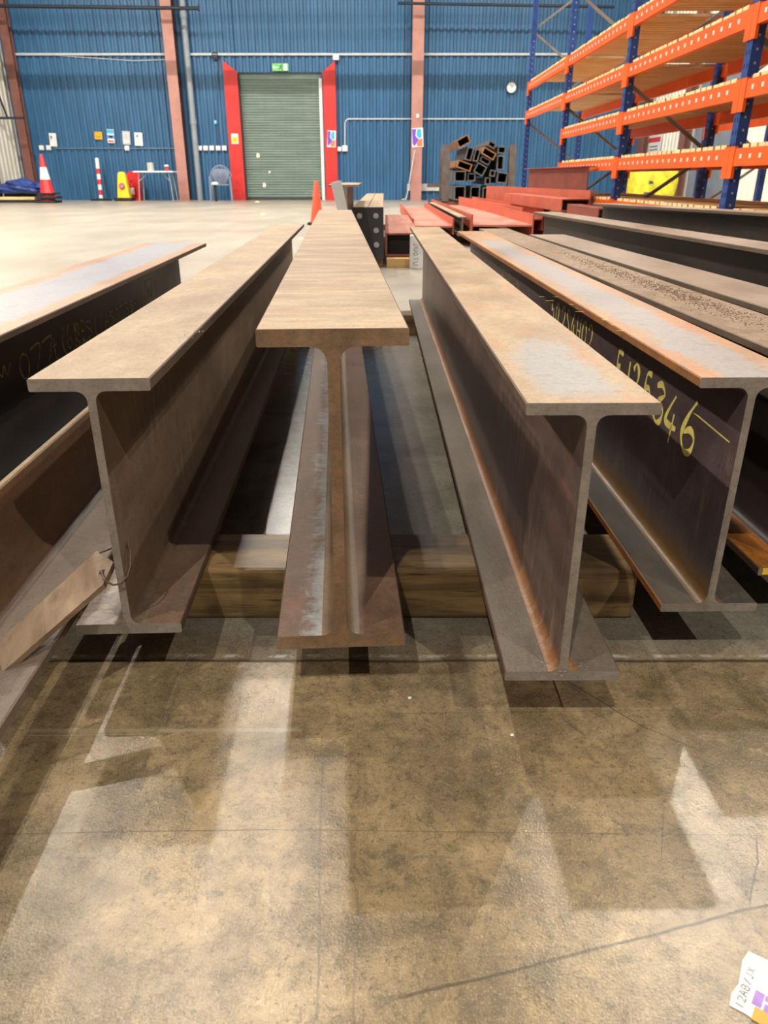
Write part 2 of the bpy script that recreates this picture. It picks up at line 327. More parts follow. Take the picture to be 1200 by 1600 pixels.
def norm_fix(me):
    bm = bmesh.new(); bm.from_mesh(me); bmesh.ops.recalc_face_normals(bm, faces=bm.faces); bm.to_mesh(me); bm.free()
def obj(name, mb, mats, parent=None, label=None, bevel=0, smooth=False, slot=None):
    me = bpy.data.meshes.new(name); me.from_pydata(mb.v, [], mb.f)
    mats = mats if isinstance(mats, (list, tuple)) else [mats]
    for x in mats: me.materials.append(M[x] if isinstance(x, str) else x)
    me.polygons.foreach_set('material_index', mb.mi); norm_fix(me)
    if slot:
        for p in me.polygons: p.material_index = slot(p)
    if smooth:
        for p in me.polygons: p.use_smooth = True
        try: me.set_sharp_from_angle(angle=math.radians(35))
        except Exception: pass
    o = bpy.data.objects.new(name, me); COL.objects.link(o)
    if parent: o.parent = parent
    if label: o['label'] = label
    if bevel:
        b = o.modifiers.new('bevel', 'BEVEL'); b.width = bevel; b.segments = 2; b.limit_method = 'ANGLE'; b.angle_limit = .7
    return o
def tag(o, label, cat, group=None):
    o['label'] = label; o['category'] = cat
    if group: o['group'] = group
    return o
def thing(name, label, cat, loc=(0, 0, 0), rz=0, group=None):
    o = bpy.data.objects.new(name, None); COL.objects.link(o); o.location = loc; o.rotation_euler = (0, 0, rz)
    o.empty_display_size = .1
    return tag(o, label, cat, group)
def struct(name, mb, mats, parent=None, **k):
    o = obj(name, mb, mats, parent, **k)
    if not parent: o['kind'] = 'structure'
    return o

# ------------------------------------------------------------------ the setting
WY = 24.9
XL, XR, ZW = -10.95, 7.6, 9.6
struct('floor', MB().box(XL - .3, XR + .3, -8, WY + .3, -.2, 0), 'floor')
def sheet(x0, x1, z0, z1, y, pitch=.2, dep=.04):
    mb = MB(); x = x0; pts = []
    while x < x1 - 1e-6:
        for fx, d in ((0, 0), (.30, 0), (.42, 1), (.82, 1), (.94, 0)):
            xx = x + fx * pitch
            if xx <= x1: pts.append((xx, y - d * dep))
        x += pitch
    pts.append((x1, y))
    n = len(pts)
    vs = [(a, b, z0) for a, b in pts] + [(a, b, z1) for a, b in pts]
    mb.add(vs, [(i, i + 1, i + 1 + n, i + n) for i in range(n - 1)])
    mb.box(x0, x1, y + .005, y + .06, z0, z1)
    return mb
DX0, DX1, DZ = -4.24, -1.80, 3.40
wb = sheet(XL, DX0, 0, ZW, WY)
for s_ in (sheet(DX1, XR, 0, ZW, WY), sheet(DX0, DX1, DZ, ZW, WY)): wb.add(s_.v, s_.f)
struct('wall_back', wb, 'blue')
# side walls: ribbed white cladding
def side(x, sgn, y0, y1):
    mb = MB(); pts = []; y = y0
    while y < y1 - 1e-6:
        for fy, d in ((0, 0), (.5, 0), (.6, 1), (.9, 1)):
            pts.append((x - sgn * d * .03, min(y + fy * .25, y1)))
        y += .25
    n = len(pts)
    mb.add([(a, b, 0) for a, b in pts] + [(a, b, ZW) for a, b in pts], [(i, i + 1, i + 1 + n, i + n) for i in range(n - 1)])
    mb.box(min(x + sgn * .01, x + sgn * .08), max(x + sgn * .01, x + sgn * .08), y0, y1, 0, ZW); return mb
struct('wall_left', side(XL, -1, 8, WY), 'wallwhite')
struct('wall_right', side(XR, 1, 8, WY), 'wallwhite')

# roller shutter door
dr = bpy.data.objects.new('door_1', None); COL.objects.link(dr); dr.location = ((DX0 + DX1) / 2, WY, 0); dr['kind'] = 'structure'
mb = MB(); z = 0.0; pts = []
while z < DZ + .15:
    pts += [(0, z), (-.012, z + .015), (-.016, z + .035), (-.012, z + .055)]; z += .07
w2 = (DX1 - DX0) / 2 - .03; n = len(pts)
mb.add([(-w2, .10 + a, b) for a, b in pts] + [(w2, .10 + a, b) for a, b in pts], [(i, i + 1, i + 1 + n, i + n) for i in range(n - 1)])
mb.box(-w2, w2, .115, .13, 0, DZ + .1)
obj('curtain', mb, 'shutter', dr)
obj('bottom_rail', MB().box(-w2, w2, .07, .11, 0, .08), 'dark', dr)
obj('guide_rail', MB().box(w2 - .06, w2 + .03, -.05, .09, 0, DZ - .15), 'white', dr, 'white vertical guide at the right side')
obj('guide_rail', MB().box(-w2 - .03, -w2 + .02, -.02, .09, 0, DZ - .02), 'dark', dr)
for (px, pz, rx, rz_) in ((-.78, 1.24, .07, .08), (-.46, .78, .04, .045), (-.64, .42, .06, .09)):
    p = MB(); k = 9
    ring = [(px + rx * math.cos(2 * math.pi * i / k) * random.uniform(.7, 1.1), .075, pz + rz_ * math.sin(2 * math.pi * i / k) * random.uniform(.7, 1.1)) for i in range(k)]
    p.add(ring + [(a, .079, c_) for a, b, c_ in ring], [tuple(range(k)), tuple(range(2 * k - 1, k - 1, -1))] + [(i, (i + 1) % k, (i + 1) % k + k, i + k) for i in range(k)])
    obj('patch', p, 'wallwhite', dr, 'white peeled mark on the shutter')
# red mitred jambs
def jamb(x_out, x_in, n):
    s_ = 1 if x_in > x_out else -1
    prof = [(x_out, 0), (x_in, 0), (x_in, 3.40), (x_out, 3.68)]
    mb = MB(); mb.prism(prof, WY - .14, WY - .045)
    o = struct('trim_%d' % n, mb, 'jamb'); return o
jamb(-4.61, -4.22, 1); jamb(-1.40, -1.76, 2)
# columns (steel I-sections standing in front of the sheeting)
def column(n, x, w, face, side_=None, y=WY - .40, d=.30, rot=False):
    t = bpy.data.objects.new('trim_%d' % n, None); COL.objects.link(t); t.location = (x, y, 0); t['kind'] = 'structure'
    obj('flange', MB().box(-w / 2, w / 2, -.012, .012, 0, ZW), face, t)
    obj('flange', MB().box(-w / 2, w / 2, d - .012, d + .012, 0, ZW), side_ or face, t)
    obj('column_web', MB().box(-.012, .012, .012, d - .012, 0, ZW), side_ or face, t)
    obj('base_plate', MB().box(-w / 2 - .02, w / 2 + .02, -.03, d + .03, 0, .02), face, t)
    return t
column(3, -6.02, .30, 'pinkcol', 'browndark', d=.32)
column(4, .96, .32, 'pinkcol')
column(5, -10.62, .24, 'browncol', d=.2, y=WY - .3)
def wcol(n, x, y, w, m_, sg):
    t = bpy.data.objects.new('trim_%d' % n, None); COL.objects.link(t); t.location = (x, y, 0); t['kind'] = 'structure'
    obj('flange', MB().box(-.012, .012, -w / 2, w / 2, 0, ZW), m_, t)
    obj('column_web', MB().box(.012 if sg > 0 else -.22, .22 if sg > 0 else -.012, -.012, .012, 0, ZW), m_, t)
wcol(6, -10.68, 22.6, .34, 'browncol', -1)
wcol(7, 7.34, 20.6, .34, 'browncol', 1)
wcol(8, 7.34, 23.9, .60, 'browncol', 1)
# unseen girder, added to cast the dark band across the end wall
mb = MB(); mb.box(XL, XR, 21.86, 21.94, 5.585, 5.60); mb.box(XL, XR, 21.89, 21.91, 5.445, 5.585); mb.box(XL, XR, 21.86, 21.94, 5.43, 5.445)
struct('trim_9', mb, 'browncol')
# left wall bars
mb = MB(); mb.box(-10.9, -10.55, 23.9, 23.98, 4.25, 4.32)
struct('trim_10', mb, 'pipe_d')
mb = MB(); mb.box(-10.9, -10.2, 23.9, 23.96, 2.14, 2.20); mb.bar((-10.75, 23.2, 3.9), (-10.75, 24.1, 2.2), .04, .04)
struct('trim_11', mb, 'pipe_d')

# pipes and conduits
def wp(px, py, off=.06): return at(px, py, WY - off)
o = obj('downpipe', MB().cyl((-5.60, WY - .16, 0), (-5.60, WY - .16, ZW), .085, n=20).cyl((-5.60, WY - .16, 2.05), (-5.60, WY - .16, 2.2), .10, n=20).cyl((-5.60, WY - .16, 4.7), (-5.60, WY - .16, 4.85), .10, n=20), 'greypipe', smooth=True)
tag(o, 'grey round downpipe beside the pink-brown column left of the shutter', 'pipe')
a = at(-20, 9, 24.1); b = at(309, 13, 24.1)
o = obj('ceiling_pipe', MB().cyl(a, b, .045, n=12).cyl(b, b + Vector((.04, 0, 0)), .065, n=12), 'pipe_d', smooth=True); tag(o, 'dark horizontal pipe crossing the top left, ending right of the column', 'pipe')
a = at(622, 5, 24.1); b = at(960, 11, 24.1)
o = obj('ceiling_pipe', MB().cyl(a, b, .035, n=12), 'pipe_d', smooth=True); tag(o, 'dark horizontal pipe crossing the top of the right column', 'pipe')
for (x0, x1, lb) in ((25, 259, 'pale horizontal conduit on the blue wall left of the pink-brown column'), (292, 520, 'pale horizontal conduit on the blue wall above the shutter door'), (529, 990, 'pale horizontal conduit on the blue wall right of the white alarm box')):
    a = wp(x0, 85, .07); b = wp(x1, 85, .07)
    o = obj('wall_conduit', MB().cyl(a, b, .035, n=10), 'conduit', smooth=True); tag(o, lb, 'conduit')
o = obj('wall_conduit', MB().cyl(wp(544, 186, .06), wp(820, 186, .06), .020, n=8).tube([wp(544, 186, .06), wp(541, 188, .06), wp(539, 192, .06), wp(539, 228, .06)], .020), 'conduit', smooth=True); tag(o, 'thin pale conduit bending down to a socket right of the shutter', 'conduit')
o = obj('wall_conduit', MB().cyl(wp(82, 232, .06), wp(274, 232, .06), .018, n=8), 'conduit_d', smooth=True); tag(o, 'thin blue-grey conduit running under the row of wall notices', 'conduit')
o = obj('wall_cable', MB().tube([wp(90, 87, .05), wp(150, 91, .05), wp(210, 95, .05), wp(259, 93, .05)], .010), 'conduit'); tag(o, 'thin pale cable sagging below the left conduit', 'cable')
o = obj('wall_cable', MB().tube([wp(340, 92, .05), wp(341, 228, .05)], .009), 'ink'); tag(o, 'thin dark cable hanging from the round bell', 'cable')
o = obj('trailing_cable', MB().tube([wp(648, 235, .5), wp(642, 270, .5), wp(638, 296, .5), wp(634, 311, .5) , wp(628, 312, .55)], .018), 'conduit'); tag(o, 'pale cable hanging down beside the right pink-brown column', 'cable')
p = wp(336, 88, .09); mb = MB(); k = 20
for i in range(k):
    t0, t1 = 2 * math.pi * i / k, 2 * math.pi * (i + 1) / k
    mb.cyl(p + Vector((.085 * math.cos(t0), 0, .085 * math.sin(t0))), p + Vector((.085 * math.cos(t1), 0, .085 * math.sin(t1))), .022, n=8)
mb.cyl(p + Vector((0, .02, 0)), p + Vector((0, -.02, 0)), .05, n=16)
tag(obj('alarm_bell', mb, 'pipe_d', smooth=True), 'dark round bell on the wall conduit above the red jamb', 'bell')
p = wp(525, 89, .12)
t = thing('alarm_box', 'white alarm box on the wall above the right red jamb', 'alarm', p)
obj('housing', MB().box(-.085, .085, -.06, .06, -.08, .08), 'white', t, bevel=.01)
obj('sounder', MB().cyl((0, -.06, -.01), (0, -.075, -.01), .04), 'conduit', t)

# sockets
def socket(px, py, i, lb, grp, w=.135, h=.13):
    p = wp(px, py, .075)
    t = thing('wall_socket', lb, 'socket', p, 0, grp)
    obj('back_box', MB().box(-w / 2, w / 2, -.03, .03, -h / 2, h / 2), 'white', t, bevel=.008)
    obj('face_plate', MB().cyl((0, -.03, 0), (0, -.045, 0), min(w, h) * .4, n=14), 'white', t)
for i, px in enumerate((312, 321.5, 331, 341, 350.5)):
    socket(px, 231.5, i, ['leftmost', 'second', 'middle', 'fourth', 'rightmost'][i] + ' white socket in the row of five left of the shutter', 'white sockets left of the shutter')
socket(65, 231, 0, 'left white socket of the pair under the leftmost notice', 'socket pair at far left')
socket(76, 231, 1, 'right white socket of the pair under the leftmost notice', 'socket pair at far left')
socket(198.5, 231.5, 2, 'white socket below the framed white notice', None)
socket(530.5, 233, 3, 'small white socket right beside the right red jamb', None, .12, .12)
socket(539, 232, 4, 'white socket at the bottom of the bent conduit', None, .16, .16)

# notices
def sign(px0, py0, px1, py1, name, lb, face, extra=(), off=.07, tilt=0.0, cat='sign'):
    a = wp(px0, py0, off); b = wp(px1, py1, off); cx, cz = (a.x + b.x) / 2, (a.z + b.z) / 2; w, h = b.x - a.x, a.z - b.z
    t = thing(name, lb, cat, (cx, WY - off, cz)); t.rotation_euler = (0, tilt, 0)
    obj('panel', MB().box(-w / 2, w / 2, -.004, .008, -h / 2, h / 2), face, t, bevel=.003)
    for (nm, m_, boxes) in extra:
        mb = MB()
        for (u0, u1, v0, v1) in boxes: mb.box((u0 - .5) * w, (u1 - .5) * w, -.008, -.004, (.5 - v1) * h, (.5 - v0) * h)
        obj(nm, mb, m_, t)
    return t
lines = lambda u0, u1, vs, th=.03: [(u0, u1, v, v + th) for v in vs]
sign(75.5, 208, 90, 229, 'wall_notice', 'white notice with a small dark mark, leftmost on the blue wall', 'white', [('print', 'ink', [(.2, .42, .22, .38), (.2, .5, .45, .47)])], tilt=.05)
sign(147, 206, 160.5, 218, 'wall_notice', 'small orange-yellow notice on the blue wall', 'signo', [('print', 'ink', [(.2, .8, .6, .68)])], tilt=.03)
sign(166, 202, 180, 223.5, 'wall_notice', 'pale blue, white and red striped notice on the blue wall', 'white',
     [('header', 'cyan', [(.03, .97, .03, .30)]), ('blue_band', 'sky', [(.03, .97, .42, .68)]), ('red_band', 'redink', [(.1, .9, .82, .92)]), ('print', 'ink', [(.25, .75, .48, .60)])], tilt=.05)
sign(190, 205, 204.5, 226, 'wall_notice', 'white notice with a dark frame and printed lines', 'white',
     [('border', 'ink', [(.08, .11, .06, .94), (.89, .92, .06, .94), (.08, .92, .05, .08), (.08, .92, .92, .95)]), ('print', 'ink', lines(.25, .75, (.2, .3, .4, .5, .6), .025))], tilt=.05)
sign(209, 207, 224, 228, 'wall_notice', 'white notice with a small mark, rightmost of the row beside the column', 'white', [('print', 'ink', [(.25, .45, .2, .34), (.2, .6, .44, .46)])], tilt=.05)
sign(334, 188, 339, 194, 'wall_notice', 'tiny pale blue label high above the row of five sockets', 'cyan', [('print', 'white', [(.2, .8, .2, .5)])])
# warning sign on the left jamb
t = sign(361, 209, 373, 225, 'warning_sign', 'small yellow and white warning sign on the left red jamb', 'white', [('yellow_field', 'yellow', [(.12, .88, .3, .9)])], off=.155)
tm = MB(); tm.add([(-.05, -.012, -.06), (.05, -.012, -.06), (0, -.012, .03), (-.05, -.009, -.06), (.05, -.009, -.06), (0, -.009, .03)], [(0, 1, 2), (3, 5, 4), (0, 3, 4, 1), (1, 4, 5, 2), (2, 5, 3, 0)])
obj('triangle', tm, 'signo', t)
# emergency exit sign above the shutter
t = sign(425, 99, 451, 111, 'exit_sign', 'green emergency exit sign with running man above the shutter', 'green', off=.08)
w_, h_ = .49, .20
mb = MB(); ya = -.008
mb.box(.0 - .20, -.07, ya, -.004, -.012, .012)                                              # arrow shaft
mb.add([(-.235, ya, 0), (-.17, ya, .05), (-.17, ya, -.05), (-.235, -.004, 0), (-.17, -.004, .05), (-.17, -.004, -.05)], [(0, 1, 2), (3, 5, 4), (0, 3, 4, 1), (1, 4, 5, 2), (2, 5, 3, 0)])
obj('arrow', mb, 'white', t)
mb = MB(); mb.cyl((.035, -.004, .055), (.035, ya, .055), .017, n=12)
for a_, b_ in (((.03, .03), (.015, -.02)), ((.015, -.02), (-.03, -.03)), ((.015, -.02), (.045, -.045)), ((.045, -.045), (.05, -.08)), ((-.03, -.03), (-.05, -.06)), ((.03, .03), (-.02, .02)), ((.03, .03), (.065, .0))):
    mb.bar((a_[0], -.006, a_[1]), (b_[0], -.006, b_[1]), .004, .018)
obj('running_man', mb, 'ink', t)
mb = MB(); mb.box(.10, .19, ya, -.004, -.08, .08); obj('doorway', mb, 'white', t)
# colourful posters
def poster(px0, py0, px1, py1, off, lb, tilt):
    a = wp(px0, py0, off); b = wp(px1, py1, off); w, h = b.x - a.x, a.z - b.z
    t = thing('poster', lb, 'poster', ((a.x + b.x) / 2, WY - off, (a.z + b.z) / 2)); t.rotation_euler = (0, tilt, 0)
    obj('sheet', MB().box(-w / 2, w / 2, -.002, .002, -h / 2, h / 2), 'white', t)
    for nm, m_, pl in (('violet_shape', 'purple2', [(-.48, .45), (-.1, .45), (-.2, .1), (.1, -.1), (-.3, -.45), (-.45, -.3)]),
                       ('blue_shape', 'cyan', [(0, .45), (.32, .45), (.35, .0), (.1, -.05), (-.1, .15)]),
                       ('orange_shape', 'oprint', [(.1, -.1), (.42, -.05), (.42, -.46), (-.05, -.46), (-.1, -.3)])):
        mb = MB(); mb.prism([(x * w, z * h) for x, z in pl], -.006, -.002); obj(nm, mb, m_, t)
poster(511, 204, 525, 230, .16, 'violet, blue and orange poster on the right red jamb', .06)
poster(644, 200, 661, 230, .43, 'violet, blue and orange poster on the right pink-brown column', -.05)
o = sign(650.5, 178, 654.5, 184, 'wall_notice', 'tiny white label above the poster on the right column', 'white', off=.43)
# wall clock
p = wp(799, 137, .1)
t = thing('wall_clock', 'round white wall clock on the blue wall beside the rack', 'clock', p)
obj('clock_case', MB().cyl((0, .03, 0), (0, -.02, 0), .15, n=32), 'ink', t)
obj('clock_face', MB().cyl((0, -.02, 0), (0, -.026, 0), .132, n=32), 'white', t)
obj('clock_hand', MB().bar((0, -.03, 0), (.05, -.03, .04), .004, .012), 'ink', t); obj('clock_hand', MB().bar((0, -.03, 0), (-.02, -.03, .09), .004, .009), 'ink', t)
# white skirting box behind the right column
o = obj('wall_rail', MB().box(.70, 1.95, WY - .10, WY - .03, .26, .46), 'concrete'); tag(o, 'pale horizontal rail low on the blue wall behind the right column', 'rail')

# right wall fittings
t = thing('safety_notice', 'white safety notice with a red header on the right white wall', 'sign', (XR - .05, 23.2, 0))
sy0, sy1 = 22.7, 23.25
def rw(px, py, x=XR - .06):
    r = _ray(px, py); k = x / r[0]; return Vector((x, k * r[1], EYE + k * r[2]))
a, b = rw(1014, 213), rw(1030, 244); t.location = (XR - .06, (a.y + b.y) / 2, (a.z + b.z) / 2); hy, hz = abs(a.y - b.y) / 2, (a.z - b.z) / 2
obj('panel', MB().box(-.005, .005, -hy, hy, -hz, hz), 'white', t)
obj('red_header', MB().box(-.009, -.005, -hy * .9, hy * .9, hz * .35, hz * .8), 'redink', t)
obj('print', MB().box(-.009, -.005, -hy * .6, hy * .6, -hz * .1, hz * .0).box(-.009, -.005, -hy * .6, hy * .6, -hz * .4, -hz * .3).box(-.009, -.005, -hy * .6, hy * .6, -hz * .7, -hz * .6), 'ink', t)
a = rw(1065, 228)
t = thing('alarm_call_point', 'small red and white fire call point on the right white wall', 'alarm', (XR - .06, a.y - .1, a.z))
obj('housing', MB().cyl((.04, 0, 0), (-.02, 0, 0), .11), 'redp', t); obj('button', MB().cyl((-.02, 0, 0), (-.03, 0, 0), .05), 'white', t)
d2 = bpy.data.objects.new('door_2', None); COL.objects.link(d2); d2.location = (XR - .05, 19.0, 0); d2['kind'] = 'structure'
obj('door_leaf', MB().box(-.03, .02, -1.15, 1.15, 0, 3.2), 'grey', d2)
obj('door_frame', MB().box(-.05, .02, -1.25, -1.15, 0, 3.3).box(-.05, .02, 1.15, 1.25, 0, 3.3).box(-.05, .02, -1.25, 1.25, 3.2, 3.3), 'grey', d2)

# ------------------------------------------------------------------ beams
def arc(cx, cz, r, a0, a1, n=5):
    return [(cx + r * math.cos(math.radians(a0 + (a1 - a0) * i / n)), cz + r * math.sin(math.radians(a0 + (a1 - a0) * i / n))) for i in range(n + 1)]
def ibeam(name, lb, near, far, w, h, tf, tw, r, mats, cat='steel beam', z0=.086, group=None, L=None, cut='cut'):
    """near, far: (x, y) of the centreline; mats: top, edge, web, bottom flange"""
    dx, dy = far[0] - near[0], far[1] - near[1]; Ln = L or math.hypot(dx, dy)
    t = thing(name, lb, cat, (near[0], near[1], z0), -math.atan2(dx, dy), group)
    def slot(p): n = p.normal; return 1 if abs(n.y) > .5 else (2 if abs(n.x) > .5 else (0 if n.z > 0 else 3))
    c_ = .0015
    fl = lambda za, zb: [(-w / 2 + c_, za), (w / 2 - c_, za), (w / 2, za + c_), (w / 2, zb - c_), (w / 2 - c_, zb), (-w / 2 + c_, zb), (-w / 2, zb - c_), (-w / 2, za + c_)]
    obj('top_flange', MB().prism(fl(h - tf, h), 0, Ln), [mats[0], cut, mats[1], mats[2]], t, slot=slot)
    obj('bottom_flange', MB().prism(fl(0, tf), 0, Ln), [mats[3], cut, mats[1], mats[2]], t, slot=slot)
    a = tw / 2
    prof = [(-a - r, tf), (a + r, tf)] + arc(a + r, tf + r, r, 270, 180) [1:] + arc(a + r, h - tf - r, r, 180, 90) \
        + [(-a - r, h - tf)] + arc(-a - r, h - tf - r, r, 90, 0)[1:] + arc(-a - r, tf + r, r, 360, 270)[:-1]
    def wslot(p): return 1 if abs(p.normal.y) > .5 else 0
    obj('web', MB().prism(prof, 0, Ln), [mats[2], cut], t, slot=wslot, smooth=True)
    return t

C_ = ibeam('steel_beam', 'thick-flanged rusty steel beam in the middle, standing end-on to the camera', (-.053, .783), (-.2365, 3.92), .159, .392, .0185, .0135, .017,
           ('dust_c', 'edge', 'web_c', 'bf_c'), cut='cut_c')
L2 = ibeam('steel_beam', 'tan-topped steel beam left of the middle one, tie wire round its web', (-.3265, .814), (-.452, 3.86), .134, .332, .0145, .0095, .012,
           ('dust', 'edge', 'web_l2', 'bf_l2'))
R1 = ibeam('steel_beam', 'steel beam right of the middle one with a grey patch on its near top end', (.207, .716), (.184, 3.62), .134, .332, .0125, .0095, .012,
           ('dust_r1', 'edge', 'web_r1', 'bf_r1'))
R2 = ibeam('steel_beam', 'steel beam marked 25346 in yellow paint, orange rust on its top edge', (.437, .868), (.388, 3.51), .130, .320, .0125, .0095, .013,
           ('dust_r2', 'edge_o', 'web_r2', 'bf_r2'))
R3 = ibeam('steel_beam', 'steel beam with gritty dusty top just right of the yellow-numbered beam', (.617, .97), (.520, 3.80), .136, .314, .0125, .0095, .012,
           ('grit', 'edge', 'web_d', 'bf_r3'))
R4 = ibeam('steel_beam', 'plain dusty steel beam between the gritty-topped beam and the taller dark one', (.806, .95), (.695, 3.40), .150, .314, .0125, .0095, .012,
           ('dust_d', 'edge', 'web_d', 'bf_r2'))
R5 = ibeam('steel_beam', 'taller dark-webbed steel beam at the right, ending behind the red steel', (1.075, .95), (.835, 4.16), .13, .374, .0125, .0095, .012,
           ('dust_d', 'edge', 'web_d', 'bf_r2'))
R6 = ibeam('steel_beam', 'dark steel beam at the far right, below the orange rack', (1.765, 2.05), (1.145, 4.208), .13, .414, .0125, .0095, .012,
           ('dust_d', 'edge', 'web_d', 'bf_r2'))
L1 = ibeam('steel_beam', 'wide blue-grey topped steel beam at the far left with chalk scribble on its web', (-.692, .945), (-.770, 2.93), .225, .314, .012, .010, .012,
           ('dust_l1', 'edge', 'web_l1', 'web_l1'))

# loose mill-scale crumbs on the gritty beam
mb = MB()
for i in range(1500):
    y = random.betavariate(2, 3) * 1.6 + .15; x = random.gauss(.012, .018); s_ = random.uniform(.0004, .0013)
    if abs(x) > .06: continue
    mt = Matrix.Translation((x, y, .314 + s_ * .5)) @ Matrix.Rotation(random.uniform(0, 3), 4, 'Z')
    mb.box(-s_, s_, -s_ * .8, s_ * .8, -s_ * .5, s_ * .6, 0, mt)
g = obj('scale_crumbs', mb, 'dust_d', None); g.location = R3.location; g.rotation_euler = R3.rotation_euler
tag(g, 'loose dark crumbs scattered along the gritty-topped steel beam', 'debris'); g['kind'] = 'stuff'

for (bx, by, bz, n_, sx, sy, lb) in ((.206, .730, .0992, 60, .016, .009, 'small pile of bright metal swarf at the foot of the right-hand web'), (-.275, 1.06, .4185, 26, .006, .03, 'bright metal swarf on the right edge of the left beam top')):
    mb = MB()
    for i in range(n_):
        x, y = random.gauss(0, sx), random.gauss(0, sy); x = max(-.03, min(.03, x)); a = random.uniform(0, 6.3); l_ = random.uniform(.0012, .0035)
        mb.bar((x, y, .0004), (x + l_ * math.cos(a), y + l_ * math.sin(a), random.uniform(.0005, .0022)), .0005, .0004)
    o = obj('metal_swarf', mb, 'galv'); o.location = (bx, by, bz); tag(o, lb, 'debris'); o['kind'] = 'stuff'

# hand-painted characters as strokes, in units of one glyph box (0..1 wide, 0..1 high)
G = {'0': [[(.5, 1), (.15, .8), (.05, .4), (.3, .02), (.7, .1), (.9, .5), (.8, .85), (.5, 1)]],
     '1': [[(.5, 1), (.45, 0)]], 'i': [[(.55, .7), (.45, .1)]],
     '2': [[(.1, .8), (.4, 1), (.8, .85), (.75, .5), (.1, .05), (.9, 0)]],
     '3': [[(.1, .9), (.5, 1), (.85, .8), (.4, .55), (.85, .4), (.75, .1), (.4, 0), (.05, .15)]],
     '4': [[(.6, 1), (.05, .35), (.9, .3)], [(.65, .6), (.5, -.1)]],
     '5': [[(.8, 1), (.25, .95), (.15, .55), (.6, .6), (.85, .3), (.5, .02), (.1, .1)]],
     '6': [[(.75, 1.15), (.35, .75), (.1, .3), (.35, .0), (.75, .05), (.9, .35), (.6, .5), (.2, .35)]],
     '7': [[(.05, .95), (.9, 1), (.4, 0)]],
     '8': [[(.5, .5), (.15, .75), (.5, 1), (.85, .75), (.5, .5), (.1, .25), (.5, 0), (.9, .25), (.5, .5)]],
     'F': [[(.85, 1), (.15, .95), (.1, .1)], [(.12, .5), (.6, .55)]],
     'H': [[(.15, 1), (.1, 0)], [(.1, .5), (.85, .5)], [(.9, 1), (.8, 0)]],
     'S': [[(.85, .9), (.4, 1), (.15, .75), (.7, .45), (.75, .1), (.1, .05)]],
     'Z': [[(.1, .95), (.85, .95), (.15, .05), (.9, .05)]], 'Y': [[(.1, 1), (.5, .5), (.9, 1)], [(.5, .5), (.4, 0)]],
     'L': [[(.2, 1), (.1, .05), (.8, .0)]], 't': [[(.4, 1), (.3, .2), (.6, 0), (.8, .2)], [(.1, .65), (.8, .7)]],
     '(': [[(.7, 1.1), (.3, .6), (.4, .1), (.8, -.1)]], '/': [[(.8, 1), (.2, 0)]], 'P': [[(.2, 0), (.2, 1), (.8, .85), (.7, .5), (.2, .5)]],
     'm': [[(.0, .1), (.1, .9), (.3, .3), (.5, .9), (.6, .3), (.9, .8)]], 'A': [[(.05, 0), (.5, 1), (.9, 0)], [(.2, .4), (.8, .4)]],
     'B': [[(.1, 0), (.1, 1), (.7, .85), (.6, .55), (.1, .5)], [(.6, .55), (.85, .3), (.6, 0), (.1, 0)]], 'C': [[(.85, .85), (.4, 1), (.1, .5), (.4, 0), (.9, .1)]],
     'X': [[(.1, 1), (.9, 0)], [(.9, 1), (.1, 0)]], 'O': [[(.5, 1), (.1, .5), (.5, 0), (.9, .5), (.5, 1)]], 'T': [[(.05, 1), (.95, 1)], [(.5, 1), (.5, 0)]], 'U': [[(.1, 1), (.15, .2), (.5, 0), (.85, .2), (.9, 1)]],
     'J': [[(.7, 1), (.7, .2), (.4, 0), (.1, .2)]]}
def catmull(p, n=8):
    if len(p) < 3: return p
    q = [p[0]] + list(p) + [p[-1]]; out = []
    for i in range(1, len(q) - 2):
        for k in range(n):
            t = k / n; a, b, c, d = q[i - 1], q[i], q[i + 1], q[i + 2]
            out.append(tuple(.5 * (2 * b[j] + (c[j] - a[j]) * t + (2 * a[j] - 5 * b[j] + 4 * c[j] - d[j]) * t * t + (-a[j] + 3 * b[j] - 3 * c[j] + d[j]) * t ** 3) for j in (0, 1)))
    return out + [p[-1]]
def glyphs(items, mapf, wd, thick=.0004):
    """items: (char, u0, v0, width, height); mapf(u, v, h) -> 3D"""
    mb = MB()
    for ch, u0, v0, gw, gh in items:
        for st in G[ch]:
            p = catmull([(u0 + a * gw, v0 + b * gh) for a, b in st])
            L_, R_ = [], []
            for i in range(len(p)):
                a, b = p[max(i - 1, 0)], p[min(i + 1, len(p) - 1)]; dx, dy = b[0] - a[0], b[1] - a[1]; l_ = math.hypot(dx, dy) or 1
                ww = wd * (.8 + .35 * math.sin(i * .35 + u0 * 90)) * .5
                L_.append((p[i][0] - dy / l_ * ww, p[i][1] + dx / l_ * ww)); R_.append((p[i][0] + dy / l_ * ww, p[i][1] - dx / l_ * ww))
            n = len(p); o_ = len(mb.v)
            vs = [mapf(a, b, thick) for a, b in L_] + [mapf(a, b, thick) for a, b in R_] + [mapf(a, b, 0) for a, b in L_] + [mapf(a, b, 0) for a, b in R_]
            fs = [(i, i + 1, n + i + 1, n + i) for i in range(n - 1)] + [(i, i + 1, 2 * n + i + 1, 2 * n + i) for i in range(n - 1)] + [(n + i, n + i + 1, 3 * n + i + 1, 3 * n + i) for i in range(n - 1)]
            mb.add(vs, fs)
    return mb
